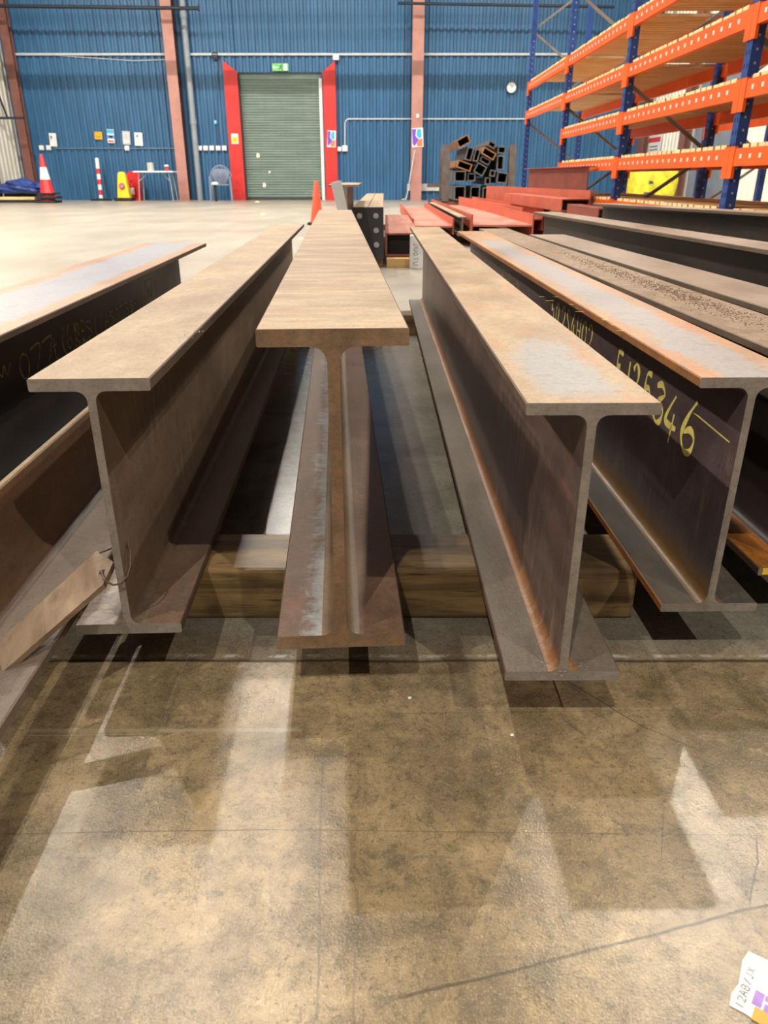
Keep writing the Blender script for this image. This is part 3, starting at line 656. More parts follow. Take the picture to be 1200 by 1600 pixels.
# left face of the numbered beam's web: text runs from far to near
tw2 = .0095 / 2
mf = lambda u, v, h: (-tw2 - h - .0001, -u, v)
it = [('6', -.170, .178, .054, .066), ('4', -.232, .176, .050, .066), ('3', -.284, .184, .046, .060), ('5', -.335, .190, .036, .058), ('2', -.396, .192, .036, .056),
      ('1', -.424, .200, .020, .045), ('F', -.484, .196, .036, .054)]
obj('painted_number', glyphs(it, mf, .0095), 'chalk', R2, 'yellow hand-painted number')
x = -.915; it = []
for ch in '2S4H02': it.append((ch, x, .206, .034, .056)); x += .046
it += [('5', -1.02, .212, .03, .05), ('0', -.972, .212, .03, .05), ('1', -.80, .17, .02, .03), ('4', -.70, .16, .03, .03)]
obj('painted_number', glyphs(it, mf, .006), 'chalk', R2, 'smaller yellow characters farther along')
it = [(c_, -1.5 - i * .07, .215, .04, .045) for i, c_ in enumerate('5204611')]
obj('painted_number', glyphs(it, mf, .006), 'chalk2', R2, 'faded characters near the far end')
mb = MB(); mb.prism([(-.138, .236), (-.122, .2375), (-.022, .233), (-.022, .2315)], -tw2 - .0004, -tw2 - .0001, axis='x')
mb.v = [(a, -b, c_) for a, b, c_ in mb.v]
obj('chalk_line', mb, 'chalk', R2, 'thin yellow chalk line')
# yellow dashes near the left edge of its top
mb = MB()
for (px, py) in ((846, 464), (858, 470), (868, 464), (893, 476), (905, 487), (930, 489), (955, 494), (944, 500), (972, 497), (958, 508), (970, 517), (990, 512), (1003, 526), (1016, 517), (1030, 533), (1058, 556)):
    p = on(px, py, .406) - Vector((.437, .868, 0)); rz = R2.rotation_euler.z
    lx = p.x * math.cos(-rz) - p.y * math.sin(-rz); ly = p.x * math.sin(-rz) + p.y * math.cos(-rz)
    w = random.uniform(.003, .009); mb.add([(lx - w, ly - .0005, .3203), (lx + w, ly - .001, .3203), (lx + w * .9, ly + .0016, .3203), (lx - w * .8, ly + .001, .3203)], [(0, 1, 2, 3)])
obj('crayon_dash', mb, 'yspray', R2, 'short yellow dashes on the top')
# chalk scribble on the far-left beam's web (right face, near to far)
yb = 1.7 - .945
mf = lambda u, v, h: (.005 + h + .0001, yb + u, v)
it = [('m', -.36, .19, .07, .03), ('0', -.262, .172, .052, .048), ('7', -.204, .176, .062, .046), ('7', -.138, .178, .062, .046), ('t', -.085, .172, .035, .046), ('(', -.035, .172, .04, .055),
      ('6', .0, .180, .035, .045), ('/', .04, .176, .03, .05), ('8', .06, .180, .035, .045), ('P', .10, .178, .035, .045), ('S', .135, .176, .04, .04), ('(', .165, .176, .03, .05), ('L', .20, .172, .04, .045), ('/', .24, .175, .03, .045)]
x = .28
for ch in 'AS0ZSSYL': it.append((ch, x, .176, .04, .032)); x += .048
it += [(ch, .66 + i * .055, .188, .05, .05) for i, ch in enumerate('L5Z1')] + [(ch, .04 + i * .03, .158, .028, .02) for i, ch in enumerate('0P80')]
obj('chalk_writing', glyphs(it, mf, .0042), 'chalk2', L1, 'faint yellow chalk scribble')
# yellow paint dab at the near end of the gritty beam's bottom flange
obj('paint_mark', MB().box(-.062, -.03, -.001, 0, .002, .0118), 'yspray', R3, 'yellow paint dab on the end')

# ------------------------------------------------------------------ big angle section lying at the far left
yaw = math.radians(2.2)
t = thing('steel_angle', 'dusty brown steel angle lying on the left with one leg upright', 'steel angle', (-.503, .30, .086), yaw)
def aslot(p): return 1 if abs(p.normal.y) > .5 else 0
obj('flat_leg', MB().prism([(.0, 0), (.115, 0), (.117, .002), (.117, .013), (.115, .015), (.0, .015)], 0, 2.6), ['angle', 'cut'], t, slot=aslot)
obj('upright_leg', MB().prism([(.0, .015), (.033, .015)] + arc(.033, .037, .022, 270, 180)[1:] + [(.011, .151), (.009, .154), (.002, .154), (0, .152)], 0, 2.6), ['angle_v', 'cut', 'dust'], t, slot=lambda p: 1 if abs(p.normal.y) > .5 else (2 if p.normal.z > .5 and p.center.z > .12 else 0), smooth=True)
# board tied to the web of the left beam
pa, pb, pc = on(0, 1000, .116), on(14, 1040, .1045), on(151, 860, .182)
_n = (pb - pa).cross(pc - pa)
def onplane(px, py):
    r = Vector(_ray(px, py)); o_ = Vector((0, 0, EYE)); return o_ + r * ((pa - o_).dot(_n) / r.dot(_n))
pd, pe = onplane(177, 878), onplane(161, 913)
ext = (pa - pc) * .06; pa2 = pa + ext; pb2 = pb + ext
nrm = (pb2 - pa2).cross(pc - pa2).normalized(); nrm = nrm if nrm.z > 0 else -nrm
flat = lambda p: p - nrm * (p - pa2).dot(nrm)
pd, pe, pb2 = flat(pd), flat(pe), flat(pb2)
top = [pa2, pc, pd, pe, pb2]; low = [p - nrm * .008 for p in top]; n = 5
t = thing('wooden_board', 'weathered tan board with a hole, tied by wire to the left beam', 'board', (-.45, .70, .10))
mb = MB(); O = Vector(t.location)
mb.add([p - O for p in top] + [p - O for p in low], [tuple(range(n)), tuple(range(2 * n - 1, n - 1, -1))] + [(i, (i + 1) % n, (i + 1) % n + n, i + n) for i in range(n)])
obj('plank', mb, 'board', t)
hc = onplane(159, 894) - O
e1 = (pc - pa2).normalized(); e2 = nrm.cross(e1)
hh = [hc + e1 * a + e2 * b + nrm * .0006 for a, b in ((.005, 0), (0, .004), (-.004, .001), (-.001, -.004))]
obj('hole', MB().add(hh + [p - nrm * .0005 for p in hh], [(0, 1, 2, 3), (7, 6, 5, 4)] + [(i, (i + 1) % 4, (i + 1) % 4 + 4, i + 4) for i in range(4)]), 'black', t)
mb = MB(); c0 = Vector((-.331, .817, .178)); pts = []
for i in range(26):
    a = math.radians(205 + i * 11.5)
    pts.append(Vector((c0.x + .0105 * math.cos(a) + .003, c0.y + .004 + .012 * math.cos(a * .5), c0.z + .019 * math.sin(a))))
pts = [hc + O + nrm * .002] + [Vector((-.343, .806, .168)), Vector((-.333, .804, .163)), Vector((-.324, .806, .164)), Vector((-.3165, .812, .171)), Vector((-.314, .820, .182)), Vector((-.3155, .83, .194)), Vector((-.321, .84, .2005))] + [Vector((-.3215, .846, .201))]
mb.tube(pts, .0013, 7)
mb.tube([Vector((-.3325, .846, .198)), Vector((-.342, .838, .196)), Vector((-.352, .826, .196))], .0012, 7)
tag(obj('tie_wire', mb, 'wire', smooth=True), 'brown loop of tie wire round the left beam web and board', 'wire')

# ------------------------------------------------------------------ bearers under the beams
def timber(x0, x1, y0, y1, z0, z1, lb, mat='oldwood', bev=.006):
    o = obj('timber_bearer', MB().box(-(x1 - x0) / 2, (x1 - x0) / 2, -(y1 - y0) / 2, (y1 - y0) / 2, 0, z1 - z0), mat, bevel=bev)
    o.location = ((x0 + x1) / 2, (y0 + y1) / 2, z0); tag(o, lb, 'timber'); return o
timber(-.93, .382, .986, 1.112, 0, .086, 'oily brown timber bearer under the near ends of the middle beams')
timber(-.83, 1.56, 3.26, 3.38, 0, .086, 'long timber bearer under the far ends of the beams')
timber(.385, 1.35, 1.62, 1.74, 0, .086, 'timber bearer hidden under the right-hand beams')
timber(-.93, -.47, 2.40, 2.50, 0, .086, 'timber bearer under the far end of the chalk-marked left beam')
timber(1.45, 1.95, 2.30, 2.42, 0, .086, 'timber bearer under the near part of the far right beam', )
timber(.02, .30, 5.93, 6.03, 0, .065, 'short pale new timber under the rusty hollow section', 'palewood', .003)

# ------------------------------------------------------------------ steel behind the middle
# bolted double beam
t = thing('bolted_beam', 'dark bolted end plate closing a pair of tan-topped beams', 'steel beam', (-.118, 5.9, .066), 0)
tag(t, 'pair of tan-topped beams closed by a dark bolted end plate', 'steel beam')
obj('end_plate', MB().box(-.115, .115, -.015, 0, 0, .358), 'dark', t)
for s_ in (-1, 1):
    obj('channel', MB().box(s_ * .058 - .054, s_ * .058 + .054, 0, 5.2, .345, .36).box(s_ * .058 - .054, s_ * .058 + .054, 0, 5.2, .0, .015).box(s_ * .058 - .006, s_ * .058 + .006, 0, 5.2, .015, .345), 'dust', t)
for bx, bz in ((-.062, .30), (.058, .30), (.060, .20), (.062, .10)):
    mb = MB(); mb.cyl((bx, -.015, bz), (bx, -.022, bz), .020, n=16); mb.cyl((bx, -.022, bz), (bx, -.036, bz), .013, n=6)
    obj('bolt', mb, 'bolt', t)
timber(-.25, .0, 7.0, 7.1, 0, .066, 'timber bearer under the bolted pair of beams')
timber(-.25, -.01, 5.93, 6.03, 0, .066, 'timber bearer just behind the bolted end plate')
timber(-.27, .03, 10.4, 10.5, 0, .066, 'timber bearer under the far end of the bolted beams')
# far I-beam, level with the eye
ibeam('steel_beam', 'short upright steel beam end seen edge-on behind the middle beam', (-.262, 5.25), (-.31, 7.6), .202, .56, .012, .05, .01, ('dust', 'edge', 'web_d', 'bf_r2'), z0=.02)
timber(-.42, -.12, 5.4, 5.5, 0, .02, 'thin packer under the edge-on beam')
# leaning offcut
a = at(534, 294, 5.1); o = obj('leaning_offcut', MB().box(-.032, .032, -.012, .012, 0, .62), 'concrete', bevel=.004)
o.location = (a.x + .105, 4.98, .0); o.rotation_euler = (math.radians(-8), math.radians(-13), 0); tag(o, 'pale grey offcut leaning against the edge-on beam', 'offcut')
# white printed block
p = on(650, 421, 0)
t = thing('printed_block', 'white block with faint vertical lettering behind the right-hand beam', 'block', (p.x + .02, 5.84, 0))
obj('block', MB().box(-.065, .10, 0, .08, 0, .235), 'white', t, bevel=.004)
it = [(ch, .035 + i * .033, -.5, .028, 1) for i, ch in enumerate('JUOTU')]
obj('lettering', glyphs([(c_, u, 0, w, .032) for c_, u, v, w, h_ in it], lambda u, v, h: (-.028 + v * 1.0 - .01, -.001 - h, .22 - u), .005), 'pen', t)
# rusty rectangular hollow section
def hollow(name, lb, x0, x1, y0, y1, z0, z1, th, mats, cat='steel tube', group=None):
    t = thing(name, lb, cat, ((x0 + x1) / 2, y0, z0), 0, group); w = x1 - x0; h = z1 - z0; L = y1 - y0
    mb = MB(); mb.box(-w / 2, w / 2, 0, L, h - th, h); mb.box(-w / 2, w / 2, 0, L, 0, th); mb.box(-w / 2, -w / 2 + th, 0, L, th, h - th); mb.box(w / 2 - th, w / 2, 0, L, th, h - th)
    obj('tube_wall', mb, mats[0], t)
    obj('shade_plate', MB().box(-w / 2 + th, w / 2 - th, L * .02, L * .02 + .01, th, h - th), mats[1], t)  # black plate across the opening stands in for the shade inside
    return t
hollow('rusty_hollow_section', 'rusty red rectangular hollow section beside the bolted plate', .012, .27, 6.1, 9.2, .066, .235, .012, ('rred', 'tube_shade'))
# red H sections lying on their sides
def hbeam(lb, x0, x1, y0, y1, z0, z1, dx=0, wm='red_lit', zw=None, name='red_beam', tf=.014, fm='red'):
    t = thing(name, lb, 'steel beam', ((x0 + x1) / 2, y0, z0), -math.atan2(dx, y1 - y0)); w = x1 - x0; h = z1 - z0; L = math.hypot(y1 - y0, dx)
    zz = h * .5 if zw is None else zw
    obj('flange', MB().box(-w / 2, -w / 2 + tf, 0, L, 0, h), fm, t); obj('flange', MB().box(w / 2 - tf, w / 2, 0, L, 0, h), fm, t)
    obj('web', MB().box(-w / 2 + tf, w / 2 - tf, 0, L, zz - .008, zz + .008), wm, t)
    return t
hbeam('red primed beam on its side, flanges up, beside the rusty hollow section', .285, .700, 8.0, 13.4, .10, .25, -.02)
timber(.25, 1.55, 8.5, 8.62, 0, .10, 'timber bearer under the near ends of the red primed beams')
timber(.25, 1.55, 12.0, 12.12, 0, .10, 'timber bearer under the far ends of the red primed beams')
hbeam('large red primed beam on its side, its tall flange facing left', .84, 1.44, 7.7, 13.4, .10, .30, -.06)
ibeam('steel_beam', 'small brown steel beam between the two red primed beams', (.765, 7.8), (.74, 12.6), .085, .175, .010, .012, .006, ('dust', 'edge', 'web_d', 'bf_r2'), z0=.10)
hbeam('red primed beam behind the large one, only its top edge showing', 1.47, 1.71, 8.6, 13.8, .10, .33, -.20, name='red_beam')
# channel with open end, red
def chan(lb, near, far, w, h, z0, face='red', top='red_lit', name='red_channel', th=.012, inner='tube_shade'):
    dx, dy = far[0] - near[0], far[1] - near[1]; L = math.hypot(dx, dy)
    t = thing(name, lb, 'steel channel', (near[0], near[1], z0), -math.atan2(dx, dy))
    obj('web', MB().box(0, th, 0, L, 0, h), face, t)
    obj('flange', MB().box(th, w, 0, L, h - th, h), top, t); obj('flange', MB().box(th, w, 0, L, 0, th), top, t)
    return t
t = hollow('red_hollow_section', 'red primed hollow section whose open end faces the camera', 1.665, 1.935, 7.6, 10.4, .331, .441, .010, ('red', 'tube_shade')); t.rotation_euler = (0, 0, math.radians(2.6))
# supports for the pile
timber(1.62, 1.94, 7.75, 7.87, 0, .331, 'tall timber block under the open-ended red hollow section', 'oldwood', .004)
chan('tall red primed channel behind the open-ended hollow section', (2.015, 7.95), (1.62, 12.9), .085, .505, .0, face='red', top='red')
ibeam('steel_beam', 'dark red steel beam standing highest in the pile before the rack', (2.175, 8.75), (1.965, 11.1), .165, .735, .010, .012, .01, ('dred', 'dred', 'dred', 'dred'), z0=0, cut='dred')
hollow('hollow_section', 'small red hollow section end beside the foot of the rack', 1.70, 1.83, 6.4, 7.5, .29, .40, .010, ('dred', 'tube_shade'))
timber(1.66, 1.88, 6.6, 6.72, 0, .29, 'front timber block under the small red hollow section', 'oldwood', .004)
timber(1.66, 1.88, 7.2, 7.32, 0, .29, 'rear timber block under the small red hollow section', 'oldwood', .004)

# ------------------------------------------------------------------ tube cradle and tubes
TD = 18.0
bz = at(700, 326, TD)
t = thing('tube_cradle', 'steel cradle with upright posts holding a heap of square tubes', 'rack', (at(745, 300, TD).x, TD, 0))
ox = t.location.x
for (px, yy) in ((696, 0), (798, 0), (691, 2.2), (796, 2.2)):
    x = at(px, 300, TD + yy).x - ox
    obj('post', MB().box(x - .075, x + .075, yy, yy + .12, .12, 1.28 + (.08 if px == 700 else 0)), 'post', t)
for yy in (0, 2.2): obj('base_beam', MB().box(-.95, .80, yy, yy + .14, 0, .14), 'dred' if yy == 0 else 'post', t)
obj('side_arm', MB().box(-1.05, -.60, 1.0, 1.08, .42, .50), 'post', t)
tubes = [(190, 132, 92, 60, -27, 'tube_r'), (230, 216, 46, 92, 14, 'tube'), (278, 226, 38, 86, 14, 'tube'), (380, 154, 56, 40, 28, 'tube'), (360, 214, 100, 52, 28, 'tube_r'),
         (446, 190, 56, 50, 3, 'tube'), (196, 296, 104, 54, 18, 'tube_r'), (302, 320, 76, 74, 27, 'tube'), (167, 366, 82, 76, 0, 'tube'), (243, 372, 56, 56, 0, 'tube'),
         (384, 346, 38, 46, 6, 'tube'), (449, 376, 76, 76, 6, 'tube'), (165, 478, 82, 100, 0, 'tube'), (268, 480, 70, 96, 0, 'tube'), (437, 275, 50, 100, 0, 'tube'),
         (352, 398, 40, 50, 0, 'tube'), (335, 262, 74, 40, 26, 'tube'), (350, 482, 70, 90, 0, 'tube'), (430, 472, 70, 84, 0, 'tube')]
tl = ['orange-ended tube tipped up at the top left of the heap', 'tall narrow tube leaning near the top left', 'second narrow tube leaning beside the first one', 'small tube at the very top of the heap',
      'rust-rimmed wide tube just below the topmost one', 'small level tube at the top right by the post', 'wide dark tube slanting at the left middle', 'pale-rimmed square tube tilted in the centre',
      'square tube by the left post, second row up', 'dark square tube right of the second row left tube', 'smallest square tube at the right centre', 'pale-rimmed square tube at the right, lower row',
      'tall tube at the bottom left by the left post', 'tall dark tube, second along the bottom', 'upright dark tube by the right post', 'dark tube between the centre and the small square one',
      'dark flat tube under the rust-rimmed one', 'third tube along the bottom row', 'bottom right tube by the right post']
for (cx, cy, w, h, rot, mt), lb in zip(tubes, tl):
    px, py = 680 + cx / 4.286, 190 + cy / 4.286; yo = TD - .25 + random.uniform(0, .15)
    p = at(px, py, yo); sc_ = yo / 1283 / 4.286; W_, H_ = w * sc_ * .93, h * sc_ * .88
    t = thing('square_tube', lb, 'steel tube', p, 0, 'square steel tubes in the cradle'); t.rotation_euler = (0, math.radians(rot), 0)
    th = .022; L = 2.6; mb = MB()
    mb.box(-W_ / 2, W_ / 2, 0, L, H_ / 2 - th, H_ / 2).box(-W_ / 2, W_ / 2, 0, L, -H_ / 2, -H_ / 2 + th).box(-W_ / 2, -W_ / 2 + th, 0, L, -H_ / 2 + th, H_ / 2 - th).box(W_ / 2 - th, W_ / 2, 0, L, -H_ / 2 + th, H_ / 2 - th)
    obj('tube_wall', mb, mt, t)
    obj('shade_plate', MB().box(-W_ / 2 + th, W_ / 2 - th, .5, .51, -H_ / 2 + th, H_ / 2 - th), 'tube_shade', t)  # painted shade: black plate set back in the tube mouth

# ------------------------------------------------------------------ pallet racking
RX0, RX1 = 2.285, 3.20
LV = {'A': 1.99, 'B': 1.585, 'C': 1.185, 'D': .795, 'E': .415}
POS = [13.6, 10.8, 8.14, 5.47, 2.80]
RH = 5.6
BH = .105
def frame(t, y, x0, x1, slots=True, h=RH):
    for x in (x0, x1 - .07):
        mb = MB().box(x, x + .07, y - .045, y + .045, .012, h)
        if slots:
            z = .05
            while z < 2.6:
                for s_ in (-.022, .022): mb.box(x - .0015, x + .001, y + s_ - .006, y + s_ + .006, z, z + .028, 1)
                mb.box(x + .03, x + .042, y - .0465, y - .044, z + .02, z + .034, 2)
                z += .075
        u = obj('upright', mb, ['rackblue', 'slot', 'galv'], t)
        obj('foot_plate', MB().box(x - .02, x + .09, y - .07, y + .07, 0, .012), 'rackorange', u)
    z = .25; up = True
    while z < h - .6:
        a, b = ((x0 + .06, z), (x1 - .06, z + .55)) if up else ((x1 - .06, z), (x0 + .06, z + .55))
        obj('brace', MB().bar((a[0], y, a[1]), (b[0], y, b[1]), .03, .03), 'brace', t); up = not up; z += .62
rack = thing('pallet_rack', 'blue and orange pallet racking at the right, front row', 'rack', (0, 0, 0))
for y in POS: frame(rack, y, RX0, RX1)
def beams(t, ya, yb, z, x0, x1, front=True, plates=True):
    L0, L1_ = min(ya, yb), max(ya, yb)
    for x, s_ in ((x0, -1), (x1 - .04, 1)):
        mb = MB().box(x - (.006 if s_ < 0 else -.006), x + .04, L0 + .045, L1_ - .045, z - BH, z)
        if s_ < 0 and plates:
            yy = L0 + .2
            while yy < L1_ - .15:
                mb.box(x - .0085, x - .005, yy - .013, yy + .013, z - .062, z - .036, 1); yy += .135
        b = obj('shelf_beam', mb, ['rackorange', 'white'], t)
        for yy in (L0 + .045, L1_ - .045):
            sg = 1 if yy < (L0 + L1_) / 2 else -1
            obj('beam_connector', MB().box(x - .010 if s_ < 0 else x + .03, x + .01 if s_ < 0 else x + .05, min(yy - sg * .043, yy + sg * .035), max(yy - sg * .043, yy + sg * .035), z - BH - .075, z + .012), 'rackorange', b)
lvn = {'A': 'top', 'B': 'second', 'C': 'third', 'D': 'fourth', 'E': 'lowest'}
bayn = ['farthest', 'second farthest', 'third', 'nearest']
for i in range(4):
    for k, z in LV.items():
        if i == 0 and k in 'CDE': continue
        beams(rack, POS[i], POS[i + 1], z, RX0, RX1)
        y0, y1 = POS[i + 1] + .085, POS[i] - .085
        mb = MB(); y = y0 + .01
        while y + .09 < y1:
            j = random.uniform(-.006, .006)
            mb.box(RX0 + .002 + j, RX1 - .01, y, y + .086, z + .0005, z + .022 + random.uniform(0, .004)); y += .105 + random.uniform(-.004, .006)
        o = obj('timber_deck', mb, ['slat', 'slatend'], slot=lambda p: 1 if p.normal.x < -.5 else 0)
        tag(o, 'slatted timber deck on the %s shelf of the %s rack bay' % (lvn[k], bayn[i]), 'shelf deck', 'slatted timber rack decks')
# second rack behind
QX0, QX1 = 4.12, 5.0
rack2 = thing('pallet_rack', 'second blue and orange racking behind the front row', 'rack', (0, 0, 0))
QP = [10.8, 8.14, 5.47]
for y in QP: frame(rack2, y, QX0, QX1, False)
for i in range(2):
    for k in 'ABCE':
        beams(rack2, QP[i], QP[i + 1], LV[k] - (.12 if k == 'E' else 0) + (.06 if k != 'E' else 0), QX0, QX1, plates=False)
        z = LV[k] - (.12 if k == 'E' else 0) + (.06 if k != 'E' else 0)
        if k in 'AE':
            mb = MB(); y = QP[i + 1] + .09
            while y + .09 < QP[i] - .08: mb.box(QX0, QX1 - .01, y, y + .088, z + .0005, z + .02); y += .105
            tag(obj('timber_deck', mb, ['slat', 'slatend'], slot=lambda p: 1 if p.normal.x < -.5 else 0), 'slatted timber deck on the %s shelf of the rear rack, %s bay' % (lvn[k], ['far', 'near'][i]), 'shelf deck', 'slatted timber rack decks')
# yellow bulk bag
p = at(1015, 300, 18.5)
t = thing('bulk_bag', 'bright yellow woven bulk bag standing beyond the rack', 'bag', (p.x, 18.5, 0))
mb = MB(); nx = 14
def bagpt(u, v, w): return (u * .46 * (1 + .10 * math.sin(w * 3)) + .02 * math.sin(v * 7 + w * 9), v * .4 + .02 * math.sin(u * 8 + w * 5), w)
bm = bmesh.new(); bmesh.ops.create_cube(bm, size=1)
bmesh.ops.subdivide_edges(bm, edges=bm.edges, cuts=9, use_grid_fill=True)
for v in bm.verts:
    w = v.co.z + .5; r = .46 * (1 + .07 * math.sin(w * 3.1)); a, b = v.co.x * 2, v.co.y * 2
    q = (1 - .12 * (abs(a) * abs(b)) ** 3)
    v.co = Vector((a * r * q + .015 * math.sin(9 * w + b * 5), b * r * q + .015 * math.sin(8 * w + a * 6), w * .92 + (.05 * math.sin(a * 5) * math.cos(b * 4) if w > .98 else 0)))
me = bpy.data.meshes.new('sack'); bm.to_mesh(me); bm.free(); me.materials.append(M['bag'])
for f in me.polygons: f.use_smooth = True
o = bpy.data.objects.new('sack', me); COL.objects.link(o); o.parent = t
for a in (-1, 1):
    for b in (-1, 1): obj('lifting_loop', MB().tube([(a * .36, b * .3, .86), (a * .38, b * .2, 1.06), (a * .36, b * .1, .87)], .018), 'bag', t)
obj('print', MB().box(-.2, .1, -.492, -.486, .5, .56).box(-.28, -.05, -.492, -.486, .28, .33), 'ink', t, 'dark printed lines')
# pale things seen on the rear rack floor level
o = obj('timber_stack', MB().box(4.1, 6.6, 11.4, 12.2, 0, .09).box(4.1, 6.6, 11.5, 12.1, .095, .18).box(4.1, 6.6, 11.4, 12.2, .185, .26), 'creamw'); tag(o, 'low stack of pale boards on the floor beyond the rear rack', 'timber')

# ------------------------------------------------------------------ things along the back wall
def cone(name, lb, x, y, z0, h, rb, rt, base, band=None, mat='orange', grp=None, cat='traffic cone'):
    t = thing(name, lb, cat, (x, y, z0), 0, grp)
    b = base
    obj('base', MB().box(-b / 2, b / 2, -b / 2, b / 2, 0, .035), 'black', t, bevel=.01)
    obj('cone_body', MB().lathe([(rb, .035), (rb * .93, .06), (rt, h - .01), (rt * .8, h)], 24), mat, t, smooth=True)
    if band:
        f = lambda zz: rb * .93 + (rt - rb * .93) * (zz - .06) / (h - .07) + .003
        obj('reflective_band', MB().lathe([(f(band[0]), band[0]), (f(band[1]), band[1])], 24), 'white', t, smooth=True)
    return t
p = on(74, 317, 0); cy = min(p.y, 23.6); cx = at(74, 300, cy).x
for i in range(3):                         # stacked cones
    if i < 2:
        t = thing('traffic_cone', ['bottom', 'middle'][i] + ' cone of the stack at the left wall, black base showing', 'traffic cone', (cx + (.03 if i else -.01), cy, .11 * i), .1 * i, 'stacked traffic cones')
        obj('base', MB().box(-.27, .27, -.27, .27, 0, .06), 'black', t, bevel=.015)
        obj('cone_body', MB().lathe([(.20, .06), (.17, .10)], 24), 'orange', t)
    else:
        t = cone('traffic_cone', 'orange and white cone on top of the stack at the left wall', cx, cy, .22, .98, .19, .035, .5, (.36, .66), 'redp', 'stacked traffic cones')
# orange cone between
p = on(495, 350, 0)
t = cone('traffic_cone', 'plain orange traffic cone behind the middle steel beam', p.x + .02, 11.6, 0, .58, .098, .03, .26, None, 'orange')
t.rotation_euler = (0, math.radians(1), 0)
# barrier pole
a = at(158, 310, 24.2); b = at(146.5, 247, 24.2)
t = thing('barrier_post', 'leaning red and white striped barrier post against the blue wall', 'post', (a.x, 24.2, 0))
d = Vector((b.x - a.x, .25, b.z)); d2_ = d / 8
obj('base', MB().lathe([(.30, 0), (.30, .03), (.12, .06)], 20), 'black', t)
for i in range(8):
    obj('stripe', MB().cyl(d2_ * i + Vector((0, 0, .05 if i == 0 else 0)), d2_ * (i + 1), .055, n=14), 'white' if i % 2 == 0 or i == 7 else 'redp', t, 'white band' if i % 2 == 0 or i == 7 else 'red band')
# yellow no-parking cone
x = at(194, 300, 23.9).x
t = thing('parking_cone', 'yellow no-waiting cone with a purple round mark on a black base', 'cone', (x, 23.9, 0))
obj('base', MB().box(-.26, .26, -.2, .2, 0, .09), 'black', t, bevel=.02)
mb = MB(); bw, tw_, hh_ = .20, .10, .78
vs = []
for zz, s_ in ((.09, 1), (.68, .62), (.75, .52), (.78, .35)):
    for a in range(16):
        th = 2 * math.pi * a / 16; ca, sa = math.cos(th), math.sin(th)
        k_ = 1 / max(abs(ca), abs(sa)) ** .6; vs.append((.20 * s_ * ca * k_, .15 * s_ * sa * k_, zz))
mb.add(vs, [(j * 16 + i, j * 16 + (i + 1) % 16, (j + 1) * 16 + (i + 1) % 16, (j + 1) * 16 + i) for j in range(3) for i in range(16)] + [tuple(range(48, 64))])
obj('cone_body', mb, 'yellow', t, smooth=True)
y_ = -.155
obj('round_mark', MB().cyl((0, -.13, .40), (0, y_, .41), .085, n=24), 'purple', t); obj('mark_centre', MB().cyl((0, -.14, .40), (0, y_ - .004, .41), .05, n=20).bar((-.05, y_ - .006, .45), (.05, y_ - .006, .37), .004, .018), 'oprint', t)
# fire point
x = at(210, 300, 24.35).x
t = thing('fire_extinguisher_stand', 'red fire extinguisher stand behind the yellow cone', 'stand', (x, 24.35, 0))
obj('tray', MB().box(-.2, .2, -.16, .16, 0, .05), 'redp', t, bevel=.01)
obj('back_board', MB().prism([(-.2, .05), (.2, .05), (.2, .72), (.12, .80), (-.12, .80), (-.2, .72)], .10, .14), 'redp', t)
obj('side_board', MB().box(.15, .2, -.1, .1, .05, .68), 'redp', t)
t = thing('fire_extinguisher', 'red fire extinguisher with a white label on the red stand', 'extinguisher', (x - .05, 24.30, .05))
obj('cylinder', MB().lathe([(.06, 0), (.07, .02), (.07, .36), (.05, .42), (.02, .44)], 20), 'redp', t, smooth=True)
obj('label_band', MB().lathe([(.072, .12), (.072, .30)], 20), 'white', t); obj('valve', MB().cyl((0, 0, .44), (0, 0, .50), .022).bar((-.02, 0, .49), (.09, 0, .52), .02, .015), 'dark', t)
# folding table
x0, x1 = at(212, 268, 23.7).x, at(274, 268, 23.7).x; tx = (x0 + x1) / 2; hw = (x1 - x0) / 2
t = thing('folding_table', 'white-topped folding table with thin grey legs beside the column', 'table', (tx, 23.7, 0))
obj('table_top', MB().box(-hw, hw, -.3, .3, .76, .80), 'white', t, bevel=.012)
for sx in (-1, 1):
    for sy in (-1, 1): obj('leg', MB().tube([(sx * (hw - .14), sy * .2, .76), (sx * (hw - .08), sy * .24, 0)], .014), 'galv', t)
    obj('leg_brace', MB().tube([(sx * (hw - .11), -.22, .52), (sx * .18, -.05, .76)], .010), 'galv', t)
x = at(235, 262, 23.65).x
t = thing('paper_roll', 'pale blue-white paper roll standing on the folding table', 'paper roll', (x, 23.65, .80))
obj('roll', MB().lathe([(.09, 0), (.095, .01), (.09, .22), (.03, .225)], 20), 'sky' if False else 'concrete', t, smooth=True); obj('core', MB().cyl((0, 0, .222), (0, 0, .23), .025), 'ink', t)
x = at(260.5, 263, 23.65).x
t = thing('paper_cup', 'small red and white lidded cup on the folding table', 'cup', (x, 23.65, .80))
obj('cup_body', MB().lathe([(.045, 0), (.058, .12)], 18), 'redink', t, smooth=True); obj('lid', MB().lathe([(.065, .12), (.065, .14), (.05, .165)], 18), 'white', t)
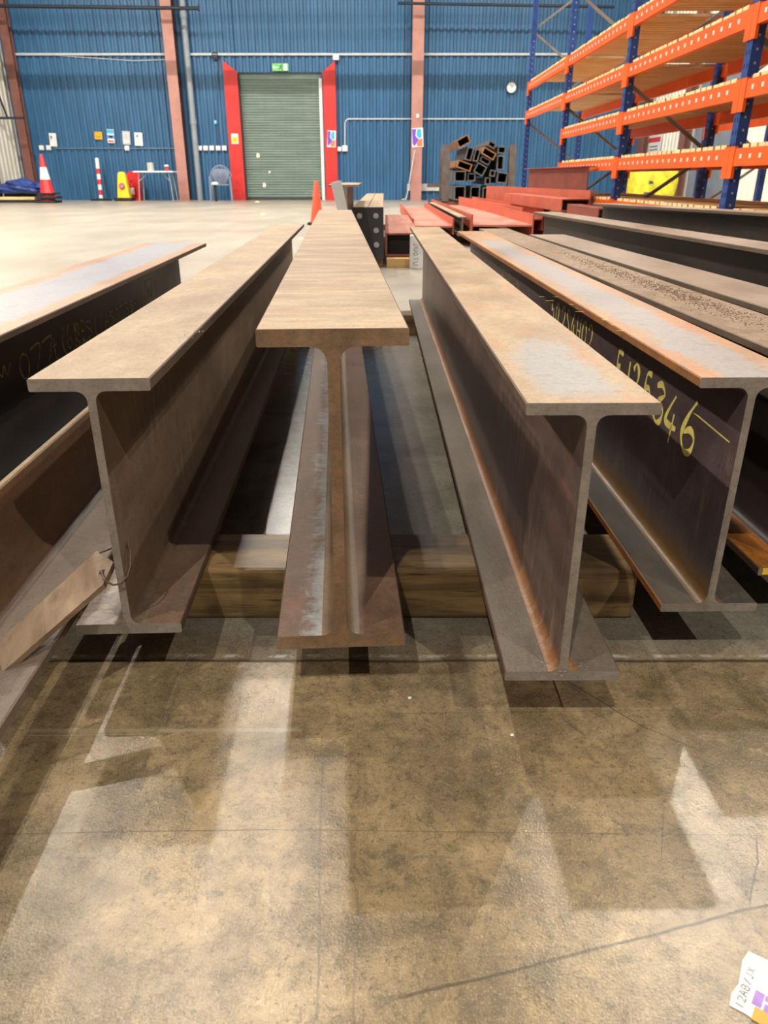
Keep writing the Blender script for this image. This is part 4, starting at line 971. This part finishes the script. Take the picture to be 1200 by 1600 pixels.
# grey plastic chair
x = at(346, 300, 23.9).x
ch = thing('plastic_chair', 'grey moulded plastic armchair left of the red jamb', 'chair', (x, 23.9, 0), math.radians(8))
obj('seat', MB().box(-.24, .24, -.24, .2, .42, .45), 'chair', ch, bevel=.012)
mb = MB()
for i in range(9):
    a = math.radians(-52 + i * 13); mb.bar((.10 * math.sin(a) * 1.3, .20, .46), (.30 * math.sin(a) * 1.05, .30, .60 + .34 * math.cos(a) ** .8), .012, .028)
pts = [(.31 * math.sin(math.radians(a)), .30, .58 + .37 * math.cos(math.radians(a))) for a in range(-80, 81, 10)]
mb.tube(pts, .022)
mb.prism([(-.15, .45), (.15, .45), (.26, .72), (.18, .86), (-.18, .86), (-.26, .72)], .262, .272)
obj('backrest', mb, 'chair', ch)
for s_ in (-1, 1):
    obj('armrest', MB().bar((s_ * .30, .28, .66), (s_ * .29, -.2, .64), .05, .02), 'chair', ch)
    obj('leg', MB().bar((s_ * .28, -.22, .64), (s_ * .30, -.26, 0), .045, .03), 'chair', ch); obj('leg', MB().bar((s_ * .27, .27, .66), (s_ * .29, .33, 0), .045, .03), 'chair', ch)
p = at(336, 290, 23.4)
t = thing('marker_stand', 'small white-topped black stand in front of the grey chair', 'stand', (p.x, 23.4, 0))
obj('stem', MB().cyl((0, 0, 0), (0, 0, .44), .035), 'black', t); obj('cap', MB().lathe([(.10, .44), (.11, .46), (.09, .50), (.03, .52)], 18), 'white', t, smooth=True)
# far left heap
a0 = at(-10, 300, 22.6); a1 = at(34, 300, 22.6)
bm = bmesh.new(); bmesh.ops.create_icosphere(bm, subdivisions=4, radius=1)
for v in bm.verts:
    n_ = .12 * math.sin(5 * v.co.x + 2 * v.co.z) + .1 * math.sin(9 * v.co.x + 4 * v.co.y) + .06 * math.cos(13 * v.co.z + 7 * v.co.x)
    v.co *= 1 + n_; v.co = Vector((v.co.x * .75, v.co.y * .35, max(v.co.z, -.6) * .22))
me = bpy.data.meshes.new('tarpaulin'); bm.to_mesh(me); bm.free(); me.materials.append(M['bluep'])
o = bpy.data.objects.new('folded_tarpaulin', me); COL.objects.link(o); o.location = (a0.x + .86, 22.55, .36); tag(o, 'crumpled blue tarpaulin heaped at the left wall', 'tarpaulin')
p0 = at(6, 311, 22.0); p1 = at(54, 311, 22.0)
for i, (z, a, b) in enumerate(((.0, 0, 1.0), (.075, .05, .92))):
    o = obj('timber_plank', MB().box(p0.x - .2 if i else p0.x - .4, p1.x * b + p0.x * (1 - b), 22.05 + .1 * i, 22.45, .0, .07), 'black' if i == 0 else 'creamw', bevel=.004); o.location.z = z
    tag(o, ['dark board on the floor under the cream plank at left', 'cream timber plank in front of the blue tarpaulin'][i], 'timber')
o = obj('support_block', MB().box(-.38, .38, -.10, .25, 0, .225), 'black'); o.location = (a0.x + .7, 22.6, 0); tag(o, 'dark block under the blue tarpaulin', 'block')
# litter on the far floor
for (px, py, lb) in ((402, 316, 'small cream scrap on the floor in front of the shutter'), (411, 335, 'tiny white scrap on the open concrete floor'), (470, 373, 'thin white scrap beside the far end of the left beam'), (665, 305, 'white lump at the foot of the right column')):
    p = on(px, py, 0); s_ = .035 * p.y / 10
    o = obj('litter_scrap', MB().add([(-s_, -s_, 0), (s_ * 1.2, -s_ * .7, 0), (s_, s_, 0), (-s_ * .8, s_ * .8, 0), (0, 0, s_ * .5)], [(0, 1, 4), (1, 2, 4), (2, 3, 4), (3, 0, 4), (3, 2, 1, 0)]), 'creamw'); o.location = (p.x, min(p.y, 24.3), 0.0); tag(o, lb, 'litter')

# ------------------------------------------------------------------ paper label on the near floor
A_, B_ = on(1169, 1487), on(1139, 1572)
u = (A_ - B_); Lp = u.length; ang = math.atan2(u.y, u.x)
t = thing('paper_label', 'torn white paper label with purple and orange print on the near floor', 'label', (B_.x, B_.y, .0004), ang)
ring = [(0, 0), (.012, .0015), (.024, -.001), (.040, .001), (.048, .002), (Lp, 0), (Lp + .002, -.02), (Lp - .001, -.06), (.03, -.062), (-.001, -.06), (-.001, -.03), (.001, -.012)]
mb = MB(); mb.prism(ring, 0, .0006, axis='z'); obj('sheet', mb, 'paper', t)
obj('orange_block', MB().box(-.0005, .012, -.055, -.017, .0006, .0009), 'porange', t)
obj('purple_print', MB().box(.013, .027, -.021, -.014, .0006, .0009).box(.012, .019, -.030, -.023, .0006, .0009).box(.022, .027, -.034, -.022, .0006, .0009).box(.014, .018, -.044, -.034, .0006, .0009), 'lilac', t)
it = [(ch, .003 + i * .0062, -.0095, .005, .006) for i, ch in enumerate('12AB/JX')]
obj('handwriting', glyphs(it, lambda a, b, h: (a, b, .0007 + h * .2), .0008), 'pen', t)
# small white specks on the near floor
for i, (px, py) in enumerate(((640, 1090), (800, 1148))):
    p = on(px, py); mb = MB(); s_ = .002
    o = obj('floor_chip', MB().add([(-s_, -s_, 0), (s_, -s_, 0), (s_ * 1.3, s_, 0), (-s_, s_ * .6, 0), (0, 0, s_)], [(0, 1, 4), (1, 2, 4), (2, 3, 4), (3, 0, 4), (3, 2, 1, 0)]), 'white'); o.location = p
    tag(o, ['tiny white chip on the concrete left of the right beam end', 'tiny white chip on the concrete below the right beam end'][i], 'litter')

# ------------------------------------------------------------------ light: rows of high-bay lamps
def lamp(x, y, z, e, r=.07, col=(1, .93, .82)):
    l = bpy.data.lights.new('high_bay_light', 'AREA'); l.shape = 'DISK'; l.size = 2 * r; l.energy = e; l.color = col
    o = bpy.data.objects.new('high_bay_light', l); COL.objects.link(o); o.location = (x, y, z)
for x, k in ((-8.8, 1.7), (-2.0, 1.0), (4.7, 1.1)):
    lamp(x, -5.4, 9.0, 560 * k); lamp(x, 6.1, 9.0, 270 * k); lamp(x, 13.2, 9.0, 260); lamp(x, 17.5, 9.0, 650)
lamp(-8.8, 9.0, 9.0, 700); lamp(-5.4, 9.0, 9.0, 330); lamp(-2.1, 9.0, 9.0, 140); lamp(4.6, 9.0, 9.0, 470)
W = bpy.data.worlds.new('hall_ambient'); S.world = W; W.use_nodes = True
W.node_tree.nodes['Background'].inputs[0].default_value = (1, .93, .84, 1); W.node_tree.nodes['Background'].inputs[1].default_value = .12
